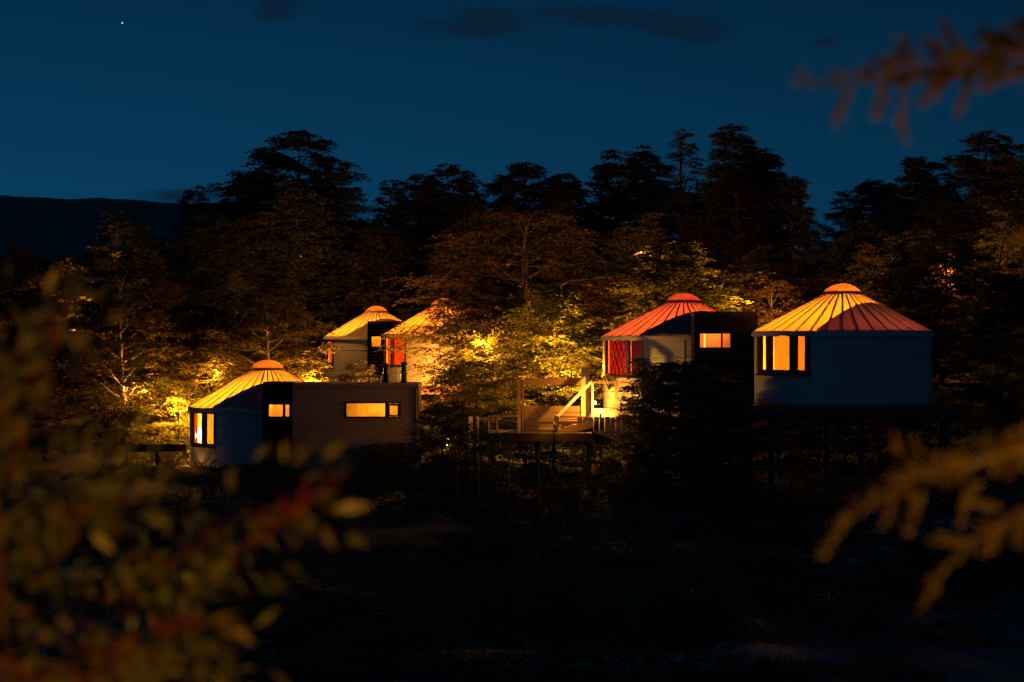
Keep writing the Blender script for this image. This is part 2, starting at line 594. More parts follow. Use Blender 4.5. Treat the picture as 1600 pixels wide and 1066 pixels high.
# ------------------------------------------------------------------ yurts
def yurt(label, px, Y, Rpx, eave, apex, base, windows, chord, lamps, seed=0, deck=True, n_raft=36, small=False):
    S = F / Y
    Rr = Rpx / S
    X = (px - 800) / S
    zb, ze, za = (HOR - base) / S, (HOR - eave) / S, (HOR - apex) / S
    Hw, Ht = ze - zb, za - zb
    rz0 = -math.atan2(X, Y)
    root = empty("yurt", (X, Y, zb), rz0, label, "yurt", "round canvas yurts on the hillside")
    rw = Rr * .985
    # wall with openings
    cuts = set(np.linspace(-180, 180, 121).tolist())
    zc = {0.0, Hw}
    for w in windows:
        cuts.update((w['a'][0], w['a'][1]))
        zc.update((w['z'][0], w['z'][1]))
    zc.update(np.linspace(0, Hw, 7).tolist())
    A = sorted(cuts); Z = sorted(zc)
    b = MB(); li = MB()
    rng = random.Random(seed)

    def rad(a, z):
        return 1 + .004 * mn.noise(Vector((a * .25, z * 1.5, seed)))
    for i in range(len(A) - 1):
        a0, a1 = A[i], A[i + 1]
        if a1 - a0 < 1e-6: continue
        for j in range(len(Z) - 1):
            z0, z1 = Z[j], Z[j + 1]
            am, zm = (a0 + a1) / 2, (z0 + z1) / 2
            if any(w['a'][0] < am < w['a'][1] and w['z'][0] < zm < w['z'][1] for w in windows):
                continue
            for mbx, r0, flip in ((b, rw, False), (li, rw - .09, True)):
                k = len(mbx.v)
                for (a, z) in ((a0, z0), (a1, z0), (a1, z1), (a0, z1)):
                    rr = r0 * (rad(a if abs(a) < 180 else 180, z) if not flip else 1)
                    mbx.v.append((rr * math.sin(R(a)), -rr * math.cos(R(a)), z))
                mbx.f.append((k, k + 1, k + 2, k + 3) if not flip else (k + 3, k + 2, k + 1, k))
    b.build("wall", M['wall'], root)
    if not small:
        for a in (-160, -120, 0, 45, 80, 120, 160):
            if any(w['a'][0] - 2 < a < w['a'][1] + 2 for w in windows): continue
            q = MB()
            rr = rw * 1.006
            for z in (0.02, Hw - .15):
                for (da, er) in ((-.35, 0), (-.25, .012), (.25, .012), (.35, 0)):
                    q.v.append(((rr + er) * math.sin(R(a + da)), -(rr + er) * math.cos(R(a + da)), z))
            q.f += [(0, 1, 5, 4), (1, 2, 6, 5), (2, 3, 7, 6)]
            q.build("seam_or_rafter_shadow", M['wall'], root)
        for zz in (Hw * .74,):
            q = MB()
            aa0 = -180.0
            hole = next((w for w in windows if w['z'][0] - .1 < zz < w['z'][1] + .1), None)
            arcs = [(-180, 180)] if hole is None else [(hole['a'][1] + 1, 360 + hole['a'][0] - 1)]
            for (s0, s1) in arcs:
                nn_ = int((s1 - s0) / 3)
                base_ = len(q.v)
                for i in range(nn_ + 1):
                    aa = R(s0 + (s1 - s0) * i / nn_)
                    sagz = -.02 * abs(math.sin(i * .9))
                    for (dz_, er) in ((-.02, .006), (0, .022), (.02, .006)):
                        q.v.append(((rw + er) * math.sin(aa), -(rw + er) * math.cos(aa), zz + dz_ + sagz))
                for i in range(nn_):
                    c_ = base_ + 3 * i
                    q.f += [(c_, c_ + 3, c_ + 4, c_ + 1), (c_ + 1, c_ + 4, c_ + 5, c_ + 2)]
            q.build("tension_band", M['wall'], root)
    li.build("wall_lining", M['lining'], root)
    # floor
    fl = MB(); fl.lathe([(0, .0), (rw * 1.01, .0), (rw * 1.01, -.12), (0, -.12)], 48)
    fl.build("floor", M['wood'], root)
    # roof cone
    r0 = Rr * 1.015; r1 = Rr * .205
    zd = Hw + (Ht - Hw) * .80
    nr = n_raft
    seg = nr * 4
    rf = MB()
    rings = 9
    for j in range(rings + 1):
        t = j / rings
        for k in range(seg):
            a = 2 * PI * k / seg
            ph = (k % 4) / 4.0
            sag = .018 * math.sin(PI * ph) * math.sin(PI * min(1, t * 1.0 + .05))
            r = r0 + (r1 - r0) * t
            rf.v.append((r * math.sin(a), -r * math.cos(a), Hw + .03 + (zd - Hw - .03) * t - sag))
    for j in range(rings):
        for k in range(seg):
            a = j * seg + k; c = j * seg + (k + 1) % seg
            rf.f.append((a, c, c + seg, a + seg))
    roof = rf.build("roof", M['roof'], root, smooth=False)
    # valance under the eave
    va = MB()
    for k in range(seg):
        a = 2 * PI * k / seg
        dz = .11 + .03 * (1 if k % 4 == 2 else 0) + .02 * rng.random()
        for (rr, z) in ((r0, Hw + .03), (r0 * 1.004, Hw - dz)):
            va.v.append((rr * math.sin(a), -rr * math.cos(a), z))
    for k in range(seg):
        a = 2 * k; c = 2 * ((k + 1) % seg)
        va.f.append((a + 1, c + 1, c, a))
    va.build("valance", M['wall'], root)
    # rafters, and dark roof strips painting in their shadow lines
    dx = r0 - r1; dz = zd - Hw
    L = math.hypot(dx, dz)
    if not small:
        rmesh = None
        wd = .06
        for k in range(nr):
            if rmesh is None:
                q = MB()
                q.bar((0, -(r0 - .10), Hw + .03 + .10 * (dz - .03) / dx - .068), (0, -r1 - .02, zd - .068), wd, .085)
                ro = q.build("rafter", M['rafter'], roof)
                rmesh = ro.data
            else:
                ro = link("rafter", rmesh, roof)
            ro.rotation_euler = (0, 0, 2 * PI * k / nr)
            if k == 0:
                q = MB()
                for (rr, z) in ((r0, Hw + .033), (r1, zd + .003)):
                    q.v += [(-.015, -rr, z), (0, -rr, z + .012), (.015, -rr, z)]
                q.f += [(0, 1, 4, 3), (1, 2, 5, 4)]
                so = q.build("seam_or_rafter_shadow", M['seam_or_rafter_shadow'], roof)
                smesh = so.data
            else:
                so = link("seam_or_rafter_shadow", smesh, roof)
            so.rotation_euler = (0, 0, 2 * PI * k / nr)
        # crown ring + bird-mouth cable
        ring = MB(); ring.lathe([(r1 * .98, zd - .12), (r1 * 1.04, zd - .12), (r1 * 1.04, zd + .035), (r1 * .98, zd + .035), (r1 * .98, zd - .12)], 36)
        ring.build("crown_ring", M['rafter'], root)
    # dome
    am = R(66)
    prof = [(r1 * 1.10, zd - .045)]
    for j in range(9):
        a_ = am * (1 - j / 8)
        prof.append((max(r1 * 1.09 * math.sin(a_) / math.sin(am), .001), zd - .01 + (Ht - zd + .01) * (math.cos(a_) - math.cos(am)) / (1 - math.cos(am))))
    dm = MB(); dm.lathe(prof, 40)
    dome = dm.build("dome", M['dome'], root, smooth=True)
    # partition wall on a chord, up to the roof cloth
    if chord:
        nx, ny, d = chord
        nv = Vector((nx, ny, 0)).normalized()
        tv = Vector((-nv.y, nv.x, 0))
        half = math.sqrt(max((rw - .084) ** 2 - (d * Rr) ** 2, .01))
        pm = MB()
        K = 32
        for off in (0, .06):
            for i in range(K + 1):
                s = -half + 2 * half * i / K
                p = nv * (d * Rr) + nv * off + tv * s
                r = p.length
                t = (r0 - r) / (r0 - r1)
                zt = Hw + .03 + (zd - Hw - .03) * min(max(t, 0), 1) - .014
                pm.v += [(p.x, p.y, .0), (p.x, p.y, zt)]
        for i in range(K):
            a = 2 * i
            pm.f.append((a, a + 2, a + 3, a + 1))
            c = 2 * (K + 1) + 2 * i
            pm.f.append((c + 1, c + 3, c + 2, c))
            pm.f.append((a + 1, a + 3, c + 3, c + 1))
        pm.build("partition", M['inner'], root)
    # windows: curved band frame with glazed openings
    for w in windows:
        fr = MB()
        (a0, a1), (z0, z1) = w['a'], w['z']
        stops = [a0]
        for (p0, p1) in w['panes']:
            stops += [p0, p1]
        stops.append(a1)
        pz0, pz1 = w['pz']
        step = 2.5

        def arcbox(mb_, s0, s1, u0, u1, ri, ro_):
            n = max(1, int((s1 - s0) / step))
            for q in range(n):
                b0 = s0 + (s1 - s0) * q / n; b1 = s0 + (s1 - s0) * (q + 1) / n
                k = len(mb_.v)
                for z in (u0, u1):
                    for (aa, rr) in ((b0, ro_), (b1, ro_), (b1, ri), (b0, ri)):
                        mb_.v.append((rr * math.sin(R(aa)), -rr * math.cos(R(aa)), z))
                mb_.f += [(k, k + 3, k + 2, k + 1), (k + 4, k + 5, k + 6, k + 7), (k, k + 1, k + 5, k + 4), (k + 2, k + 3, k + 7, k + 6)]
                if q == 0: mb_.f.append((k + 3, k, k + 4, k + 7))
                if q == n - 1: mb_.f.append((k + 1, k + 2, k + 6, k + 5))
        ri, ro_ = rw - .08, rw + .03
        arcbox(fr, a0, a1, z0, pz0, ri, ro_)
        arcbox(fr, a0, a1, pz1, z1, ri, ro_)
        for i in range(0, len(stops), 2):
            arcbox(fr, stops[i], stops[i + 1], pz0, pz1, ri, ro_)
        win = fr.build("window", M[w.get('mat', 'frame')], root)
        si = MB(); arcbox(si, a0 - .6, a1 + .6, z0 - .05, z0, rw - .02, rw + .09)
        si.build("sill", M[w.get('mat', 'frame')], win)
        for (p0, p1) in w['panes']:
            g = MB()
            k = 0
            n = max(1, int((p1 - p0) / 6))
            for q in range(n + 1):
                aa = R(p0 + (p1 - p0) * q / n)
                for z in (pz0, pz1):
                    g.v.append((rw * math.sin(aa), -rw * math.cos(aa), z))
            for q in range(n):
                g.f.append((2 * q, 2 * q + 2, 2 * q + 3, 2 * q + 1))
            g.build("pane", M['glass'], win)
        for (p0, p1, mt) in w.get('curtains', []):
            g = MB()
            n = max(4, int((p1 - p0) * 3))
            for q in range(n + 1):
                t = q / n
                aa = R(p0 + (p1 - p0) * t)
                rr = rw - .17 + .025 * math.sin(t * (p1 - p0) * 1.6)
                for z in (pz0 - .05, pz1 + .03):
                    g.v.append((rr * math.sin(aa), -rr * math.cos(aa), z))
            for q in range(n):
                g.f.append((2 * q, 2 * q + 2, 2 * q + 3, 2 * q + 1))
            g.build("curtain", M[mt], win, smooth=True)
        if w.get('lattice'):
            g = MB()
            p0, p1 = w['lattice']
            nn = 4
            for q in range(-3, nn + 1):
                for sg in (1, -1):
                    s0 = p0 + (p1 - p0) * q / nn
                    s1 = s0 + sg * (p1 - p0) * .55
                    if sg < 0: s0 += (p1 - p0) * .4; s1 += (p1 - p0) * .4
                    pts = []
                    for u in np.linspace(0, 1, 5):
                        aa = s0 + (s1 - s0) * u
                        if p0 <= aa <= p1:
                            rr = rw - .14 - (.02 if sg > 0 else 0)
                            pts.append((rr * math.sin(R(aa)), -rr * math.cos(R(aa)), pz0 + (pz1 - pz0) * u))
                    for q2 in range(len(pts) - 1):
                        g.bar(pts[q2], pts[q2 + 1], .02, .03)
            if g.v: g.build("lattice", M['darkwood'], win)
    for (lx, ly, lz, col, pw) in lamps:
        # lamp hanging from the crown ring or on the floor: a thing of its own
        lr = empty("pendant_lamp", (X + lx * math.cos(rz0) - ly * math.sin(rz0), Y + lx * math.sin(rz0) + ly * math.cos(rz0), zb + lz), 0,
                   ("dim red globe lamp inside the " if pw < 150 else "warm globe lamp inside the ") + label.split(" with ")[0].split(" behind the")[0].split(" above the")[0], "lamp")
        q = MB(); q.lathe([(.001, -.12), (.09, -.09), (.13, 0), (.09, .09), (.001, .12)], 12)
        q.build("globe", M['lamp'], lr, smooth=True)
        q = MB(); q.tube([(0, 0, .12), (0, 0, max(.3, Ht * .6 - lz))], [.008, .008], 5)
        q.build("cord", M['black'], lr)
        point("bulb", (0, 0, -.26), col, pw, lr, .12)
    return root, X, Y, zb, Rr, Hw, Ht, S


WARM = (1.0, .29, .012)
AMBER = (1.0, .27, .006)
REDW = (1.0, .115, .035)
OUT = (1.0, .375, .03)

# left yurt
y1 = yurt("front left yurt with a bright lamp in its corner window beside the siding cabin",
          418, 80.2, 121, 637, 562, 738,
          [dict(a=(-86, -41), z=((738 - 693) / 38.8, (738 - 640) / 38.8), pz=((738 - 689) / 38.8, (738 - 643.5) / 38.8),
                panes=[(-74, -56), (-51.5, -42.5)], curtains=[(-56, -40, 'curtain'), (-84, -73, 'redcurtain')])],
          (-.308, .951, -.455), [(-.35, .3, 1.3, WARM, 3200)], 1)
# back left yurt
y2 = yurt("small distant yurt behind the tree clump with a black annex on its right side",
          588, 119.8, 81, 527, 478, 600,
          [dict(a=(-74, -55), z=(32 / 26, 68 / 26), pz=(34 / 26, 66 / 26), panes=[(-71, -58)], curtains=[(-75, -60, 'redcurtain')])],
          (-.45, .89, -.44), [(-.3, .3, 1.3, WARM, 2500)], 2)
# yurt half hidden by the tree
y5 = yurt("middle yurt half hidden behind the spreading tree with red curtained window",
          694, 102, 95, 524, 466, 600,
          [dict(a=(-82, -38), z=(28 / 30.5, 73 / 30.5), pz=(31 / 30.5, 71 / 30.5), panes=[(-78, -61), (-57, -40)],
                curtains=[(-82, -38, 'redcurtain')], mat='brownframe')],
          (-.8, .6, -.45), [(-.2, .3, 1.3, (1, .31, .015), 2100)], 5)
# yurt 3
y3 = yurt("reddish lit yurt above the wooden stairs with a large glazed bay on its left",
          1068, 76.4, 127, 527, 458, 645,
          [dict(a=(-82, -29), z=(58 / 40.7, 116 / 40.7), pz=(61 / 40.7, 113 / 40.7), panes=[(-73, -44), (-41, -31)],
                curtains=[(-75, -66, 'redcurtain'), (-66, -43, 'redcurtain'), (-42, -30, 'browncurtain')],
                lattice=(-70, -46), mat='brownframe')],
          (-.52, .854, -.44), [(-.3, .5, 1.3, REDW, 1400)], 3)
# yurt 4
y4 = yurt("right hand yurt with three narrow black framed windows standing on tall stilts",
          1316, 70, 138.5, 520, 443, 628,
          [dict(a=(-71, -20.5), z=(44 / 44.4, 107 / 44.4), pz=(51 / 44.4, 103 / 44.4), panes=[(-65, -57), (-51.5, -35), (-29.5, -24)],
                curtains=[(-65, -57, 'curtain'), (-53, -33, 'curtain'), (-31, -22, 'curtain')])],
          (-.751, .66, -.42), [(-.5, .4, 1.3, AMBER, 2000), (1.3, -1.0, 1.4, (1, .05, .15), 34)], 4)
# distant roof
y6 = yurt("pale unlit yurt roof glimpsed between the trees up the slope",
          1250, 150, 62, 431, 397, 480, [], None, [], 6, small=True)

# standing lamp seen through the left yurt's window
S1 = F / 79.0
lp = P(311, 700, 79.2)
lr = empty("floor_lamp", (lp.x, lp.y, y1[3]), 0, "glowing floor lamp standing behind the left yurt's corner window", "lamp")
q = MB(); q.lathe([(.001, 0), (.15, 0), (.15, .03), (.02, .04), (.015, 1.2), (.001, 1.2)], 14); q.build("stand", M['black'], lr)
q = MB(); q.lathe([(.06, 1.28), (.13, 1.35), (.155, 1.5), (.14, 1.68), (.06, 1.84), (.001, 1.86)], 16); q.build("lamp_shade", M['lampsoft'], lr, smooth=True)
point("bulb", (0, 0, 2.0), WARM, 12, lr, .05)


# chair silhouette inside yurt 3
def chair(label, loc, rz, mat, adirondack=False, s=1.0):
    r = empty("armchair", loc, rz, label, "chair")
    q = MB(); q.box(-.28, .28, -.3, .28, .36, .44); q.build("seat", mat, r)
    q = MB()
    for i in range(5):
        x = -.26 + i * .13
        q.bar((x, .24, .40), (x * 1.15, .52, 1.08 + .05 * (2 - abs(i - 2))), .1, .02)
    q.build("backrest", mat, r)
    for sx in (-1, 1):
        for (yy, h) in ((-.28, .6), (.26, .6)):
            q = MB(); q.box(sx * .31 - .03, sx * .31 + .03, yy - .03, yy + .03, 0, h); q.build("leg", mat, r)
        q = MB(); q.box(sx * .33 - .07, sx * .33 + .07, -.36, .36, .603, .63); q.build("armrest", mat, r)
    return r


c3 = P(966, 600, 74.6)
chair("dark high backed chair inside the bay window of the reddish yurt", (c3.x + .1, 75.3, y3[3] + .35), R(120), M['black'])


# ------------------------------------------------------------------ boxy annexes
def strips(mb_, x0, x1, y, th, z0, z1, pitch, holes, gap=.012, lap=0.012):
    zs = list(np.arange(z0, z1 - 1e-6, pitch)) + [z1]
    for i in range(len(zs) - 1):
        a, b_ = zs[i], zs[i + 1]
        pts = sorted({a, b_} | {h for hl in holes for h in hl[2:4] if a < h < b_})
        for j in range(len(pts) - 1):
            c, d = pts[j], pts[j + 1]
            mid = (c + d) / 2
            cuts = [(x0, x1)]
            for (hx0, hx1, hz0, hz1) in holes:
                if hz0 < mid < hz1:
                    nc = []
                    for (u, v) in cuts:
                        if hx0 > u: nc.append((u, min(v, hx0)))
                        if hx1 < v: nc.append((max(u, hx1), v))
                    cuts = [k for k in nc if k[1] - k[0] > 1e-4]
            top = d - (gap if d == b_ else 0)
            for (u, v) in cuts:
                mb_.box(u, v, y - th - lap * (i % 2) * .4, y, c, top)


def annex(label, x0, x1, yf, yb, z0, z1, wins, mat, pitch, lampcol, lamppow, cat="cabin", name="cabin", lamp_at=None):
    """hollow flat-roofed box; wins: list of (hx0,hx1,hz0,hz1,[pane splits])"""
    cxm = (x0 + x1) / 2
    r = empty(name, (cxm, yf, z0), 0, label, cat)
    X0, X1, D, H = x0 - cxm, x1 - cxm, yb - yf, z1 - z0
    holes = [(w[0] - cxm, w[1] - cxm, w[2] - z0, w[3] - z0) for w in wins]
    b = MB(); strips(b, X0, X1, 0, .03, 0, H, pitch, holes)
    # side and back siding
    for i in range(int(H / pitch) + 1):
        a = i * pitch; t = min(H, a + pitch) - .012
        if t <= a: continue
        b.box(X0 - .03, X0, .001, D, a, t)
        b.box(X1, X1 + .03, .001, D, a, t)
        b.box(X0, X1, D, D + .03, a, t)
    s = b.build("siding", mat, r); s["kind"] = "stuff"
    # shell
    b = MB()
    strips(b, X0, X1, .10, .098, 0, H, H, holes, gap=0, lap=0)
    b.box(X0 + .001, X0 + .1, .101, D - .101, 0, H - .001)
    b.box(X1 - .1, X1 - .001, .101, D - .101, 0, H - .001)
    b.box(X0 + .001, X1 - .001, D - .1, D - .001, 0, H - .001)
    b.build("wall", M['inner'], r)
    b = MB(); b.box(X0 + .1, X1 - .1, .1, D - .1, .001, .06); b.build("floor", M['wood'], r)
    b = MB(); b.box(X0 - .06, X1 + .06, -.06, D + .06, H + .001, H + .14)
    b.build("roof", M['siding'] if mat is M['siding'] else M['black'], r)
    for xx in (X0 - .02, X1 + .02):
        b = MB()
        b.box(xx - .045, xx + .045, -.055, -.032, -.02, H)
        b.build("corner_trim", mat, r)
    for w, h in zip(wins, holes):
        f = MB()
        e = .05
        f.box(h[0] - e, h[1] + e, -.06, .02, h[2] - e, h[2])
        f.box(h[0] - e, h[1] + e, -.06, .02, h[3], h[3] + e)
        f.box(h[0] - e, h[0], -.06, .02, h[2], h[3])
        f.box(h[1], h[1] + e, -.06, .02, h[2], h[3])
        for (a, c) in w[4]:
            f.box(a - cxm, c - cxm, -.05, .03, h[2], h[3])
        win = f.build("window", M['frame'], r)
        pc = [h[0]] + [k - cxm for s_ in w[4] for k in s_] + [h[1]]
        for i in range(0, len(pc), 2):
            g = MB(); g.box(pc[i], pc[i + 1], .005, .012, h[2], h[3]); g.build("pane", M['glass'], win)
    if lamppow:
        lx, ly, lz = lamp_at or ((holes[0][0] + holes[0][1]) / 2, D * .55, H - .35)
        lr_ = empty("ceiling_lamp", (cxm + lx, yf + ly, z0 + lz), 0, "round ceiling lamp inside the " + label.replace(" with a small lit window", "").replace("with a small square lit window ", "").replace("with a two pane window ", "").split(" with ")[0], "lamp")
        q_ = MB(); q_.lathe([(.001, .0), (.10, .01), (.12, .06), (.12, .09), (.001, .09)], 12)
        q_.build("diffuser", M['lampsoft'], lr_)
        point("bulb", (0, 0, -.1), lampcol, lamppow, lr_, .05)
    return r


def wx(px, Y): return (px - 800) / F * Y
def wz(py, Y): return (HOR - py) / F * Y


# link + siding cabin by the left yurt
Y = 75.0
annex("narrow black link between the front left yurt and siding cabin with a small lit window",
      wx(414, Y), wx(459, Y), Y, 77.0, wz(742, Y), wz(603, Y),
      [(wx(420, Y), wx(452, Y), wz(651, Y), wz(632.5, Y), [(wx(442, Y), wx(446, Y))])],
      M['darkwall'], .16, WARM, 90, name="link_room", cat="annex")
Y = 74.4
cab = annex("long flat roofed cabin with weathered horizontal siding and one wide yellow lit window",
            wx(460, Y), wx(652, Y), Y, 77.0, wz(741, Y), wz(605, Y),
            [(wx(541.5, Y), wx(624, Y), wz(651, Y), wz(630.5, Y), [(wx(602, Y), wx(607, Y))])],
            M['siding'], .12, (1, .38, .015), 150)
# small pane has a raised dark blind frame and sill shelf
q = MB()
cxm = (wx(460, Y) + wx(652, Y)) / 2
q.box(wx(540, Y) - cxm, wx(629, Y) - cxm, -.10, -.062, wz(656, Y) - wz(741, Y), wz(655, Y) - wz(741, Y))
q.build("sill", M['siding'], cab)
q = MB()
hx0, hx1 = wx(606.5, Y) - cxm, wx(624, Y) - cxm
hz0, hz1 = wz(650.5, Y) - wz(741, Y), wz(631, Y) - wz(741, Y)
for (a, b_, c, d) in ((hx0, hx0 + .06, hz0, hz1), (hx1 - .06, hx1, hz0, hz1), (hx0 + .06, hx1 - .06, hz0, hz0 + .05), (hx0 + .06, hx1 - .06, hz1 - .07, hz1)):
    q.box(a, b_, -.09, -.062, c, d)
q.build("sash", M['frame'], cab)
q = MB(); q.tube([(wx(650.5, Y) - cxm, -.08, 0.02), (wx(650.5, Y) - cxm, -.08, 3.2)], [.03, .03], 8)
q.build("downpipe", M['siding'], cab)
# flues
for pxx, top, lb in ((603, 567, "left black stove flue with a cap on the siding cabin roof"), (631, 565, "right black stove flue with a pale collar on the siding cabin roof")):
    Yf = 75.6
    s = F / Yf
    h = (605 - top) / s
    fr_ = empty("stove_flue", (wx(pxx, Yf), Yf, wz(605, 74.4) + .145), 0, lb, "flue", "stove flues on the cabin roof")
    h = wz(top, Yf) - fr_.location.z
    q = MB(); q.lathe([(.001, 0), (.13, 0), (.13, .05), (.105, .06), (.105, h * .42), (.125, h * .43), (.125, h * .47), (.10, h * .48), (.10, h * .80), (.001, h * .80)], 14)
    q.build("pipe", M['steel'], fr_, smooth=False)
    q = MB(); q.lathe([(.10, h * .80), (.135, h * .82), (.135, h * .93), (.06, h * .98), (.001, h)], 14)
    q.build("cap", M['steel'], fr_)
    if pxx > 620:
        q = MB(); q.lathe([(.127, h * .46), (.132, h * .46), (.132, h * .5), (.127, h * .5)], 14); q.build("collar", M['palewood'], fr_)
# roof skylight bench
Yf = 75.8
br = empty("roof_hatch", (wx(585, Yf), Yf, wz(605, 74.4) + .145), 0, "low pale framed hatch on the siding cabin roof beside the flues", "hatch")
q = MB(); q.box(-.22, -.15, -.2, .2, 0, .16); q.build("leg", M['palewood'], br)
q = MB(); q.box(.19, .25, -.2, .2, 0, .24); q.build("leg", M['palewood'], br)
q = MB(); q.bar((-.85, 0, .19), (.26, 0, .245), .4, .035); q.build("top", M['palewood'], br)

Y = 114.3
annex("black annex with a small square lit window beside the small distant yurt",
      wx(576, Y), wx(637, Y), Y, 116.6, wz(598, Y), wz(506, Y),
      [(wx(581, Y), wx(595, Y), wz(541.5, Y), wz(526, Y), [])],
      M['darkwall'], .2, WARM, 110, name="annex", cat="annex")
Y = 71.6
annex("black annex with a two pane window between the reddish yurt and right hand yurt",
      wx(1087, Y), wx(1181, Y), Y, 73.2, wz(648, Y), wz(493, Y),
      [(wx(1093.5, Y), wx(1141, Y), wz(543, Y), wz(521.5, Y), [(wx(1126.5, Y), wx(1129, Y))])],
      M['darkwall'], .2, (1, .22, .015), 65, name="annex", cat="annex")
q = MB()
cr = empty("light_tube", (wx(1101, 72.6), 72.6, wz(543, 72.6)), 0, "thin bright strip lamp inside the two pane window of the black annex", "lamp")
q.tube([(0, 0, -.1), (0, 0, .62)], [.028, .028], 8); q.build("tube", mat_emit("strip_lamp_glow", (1, .45, .08), 3), cr)


# ------------------------------------------------------------------ decks
def deck(label, x0, x1, y0, y1_, zt, posts, fascia, mat, gz=None, group=None, pitch=.25, stuff=True):
    r = empty("deck", ((x0 + x1) / 2, y0, zt), 0, label, "deck", group)
    cxm = (x0 + x1) / 2
    n = int((y1_ - y0) / .14)
    b = MB()
    for i in range(n):
        a = i * .14
        b.box(x0 - cxm, x1 - cxm, a, a + .13, -.04, 0)
    o = b.build("decking", mat, r); o["kind"] = "stuff"
    b = MB()
    for yy in (.05, (y1_ - y0) * .5, (y1_ - y0) - .15):
        b.box(x0 - cxm, x1 - cxm, yy, yy + .08, -.26, -.041)
    b.build("joist", M['darkwood'], r)
    rng = random.Random(int(x0 * 10) + 7)
    if fascia:
        x = x0
        base = None
        while x < x1 - .05:
            w = pitch
            q_ = MB(); q_.box(0, w - .015, -.035, -.005, -fascia + rng.uniform(-.02, .02), -.045)
            q_.build("fascia_board", mat, r, loc=(x - cxm, 0, 0))
            x += w
    for (pxw, pyw) in posts:
        g = ground(pxw, pyw) - .2
        q_ = MB(); q_.box(-.09, .09, -.09, .09, g - zt, -.262)
        q_.build("post", mat, r, loc=(pxw - cxm, pyw - y0, 0))
    return r


Y4 = 66.6
deck("dark plank deck on tall stilts carrying the right hand yurt",
     wx(1160, Y4), wx(1490, Y4), Y4, 73.4, wz(629, 70) - .13,
     [(wx(p, Y4 + .3), Y4 + .3) for p in (1205, 1345, 1478)] + [(wx(p, 71.5), 71.5) for p in (1170, 1290, 1410, 1470)],
     .34, M['darkwood'])
deck("wooden platform under the reddish yurt at the stair head",
     wx(922, 72.6), wx(1200, 72.6), 72.7, 79.5, y3[3] - .13,
     [(wx(p, 73), 73) for p in (928, 975, 1050, 1140)], .42, M['wood'])
deck("low dark deck under the front left yurt with two garden chairs",
     wx(215, 77), wx(462, 77), 76.6, 83.5, y1[3] - .13,
     [(wx(p, 77), 77) for p in (225, 290, 350, 420)], .3, M['darkwood'])
g5 = y5[3]
deck("distant platform under the middle yurt behind the spreading tree", y5[1] - 4.2, y5[1] + 3.6, 98.2, 105.6, g5 - .13,
     [(y5[1] - 3.8, 98.6), (y5[1], 98.6), (y5[1] + 3.2, 98.6)], .3, M['wood'])
deck("distant platform under the small far yurt and its annex", y2[1] - 3.6, y2[1] + 3.6, 113.9, 123.2, y2[3] - .13,
     [(y2[1] - 3.2, 116.2), (y2[1], 116.2), (y2[1] + 3.2, 116.2)], .3, M['wood'])

# lower landing deck
YL = 70.8
ld = deck("low landing deck at the foot of the wooden stairs", wx(762, YL), wx(926, YL), YL, 73.6, wz(677, YL),
          [(wx(770, YL + .2), YL + .2), (wx(840, YL + .2), YL + .2), (wx(920, YL + .2), YL + .2)], .30, M['darkwood'])
zl = wz(677, YL)
# dark board skirt right of the stairs
sk = empty("board_skirt", (wx(940, 72.2), 72.2, wz(695, 72.2)), 0, "grey boarded skirt under the platform right of the stairs", "skirting")
for i in range(10):
    q = MB(); q.box(-.88 + i * .2, -.88 + i * .2 + .188, -.02, .02, 0, wz(652, 72.2) - wz(695, 72.2) + .02 * (i % 2))
    q.build("board", M['greywood'], sk)

# timber screen (two posts, beam, four planks, hanging twigs)
Yg = 73.4
sx = F / Yg
gx = wx(862, Yg)
gt = empty("timber_screen", (gx, Yg, wz(677, Yg)), 0, "timber screen with two posts, top beam and four wide planks behind the stairs", "screen")


def lx(px): return wx(px, Yg) - gx
def lz(py): return wz(py, Yg) - wz(677, Yg)


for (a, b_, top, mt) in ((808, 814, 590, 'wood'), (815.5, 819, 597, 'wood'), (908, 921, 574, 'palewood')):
    q = MB(); q.box(lx(a), lx(b_), -.1, .1, -.6, lz(top)); q.build("post", M[mt], gt)
q = MB(); q.box(lx(819.5), lx(907.5), -.08, .08, lz(601), lz(591)); q.build("beam", M['wood'], gt)
rng = random.Random(3)
for i in range(4):
    q = MB(); q.box(lx(820), lx(907.5), -.04 - .01 * rng.random(), .04, lz(644.2 + i * 10.6), lz(634.6 + i * 10.6))
    q.build("plank", M['wood'], gt)
for i in range(16):
    x = lx(832 + i * 4.6 + rng.uniform(-1, 1)); L_ = rng.uniform(.15, .5)
    q = MB(); q.tube([(0, 0, 0), (rng.uniform(-.03, .03), 0, -L_ * .5), (rng.uniform(-.08, .08), 0, -L_)], [.016, .014, .008], 5)
    q.build("hanging_twig", M['palebark'], gt, loc=(x, -.03, lz(601) - .003))

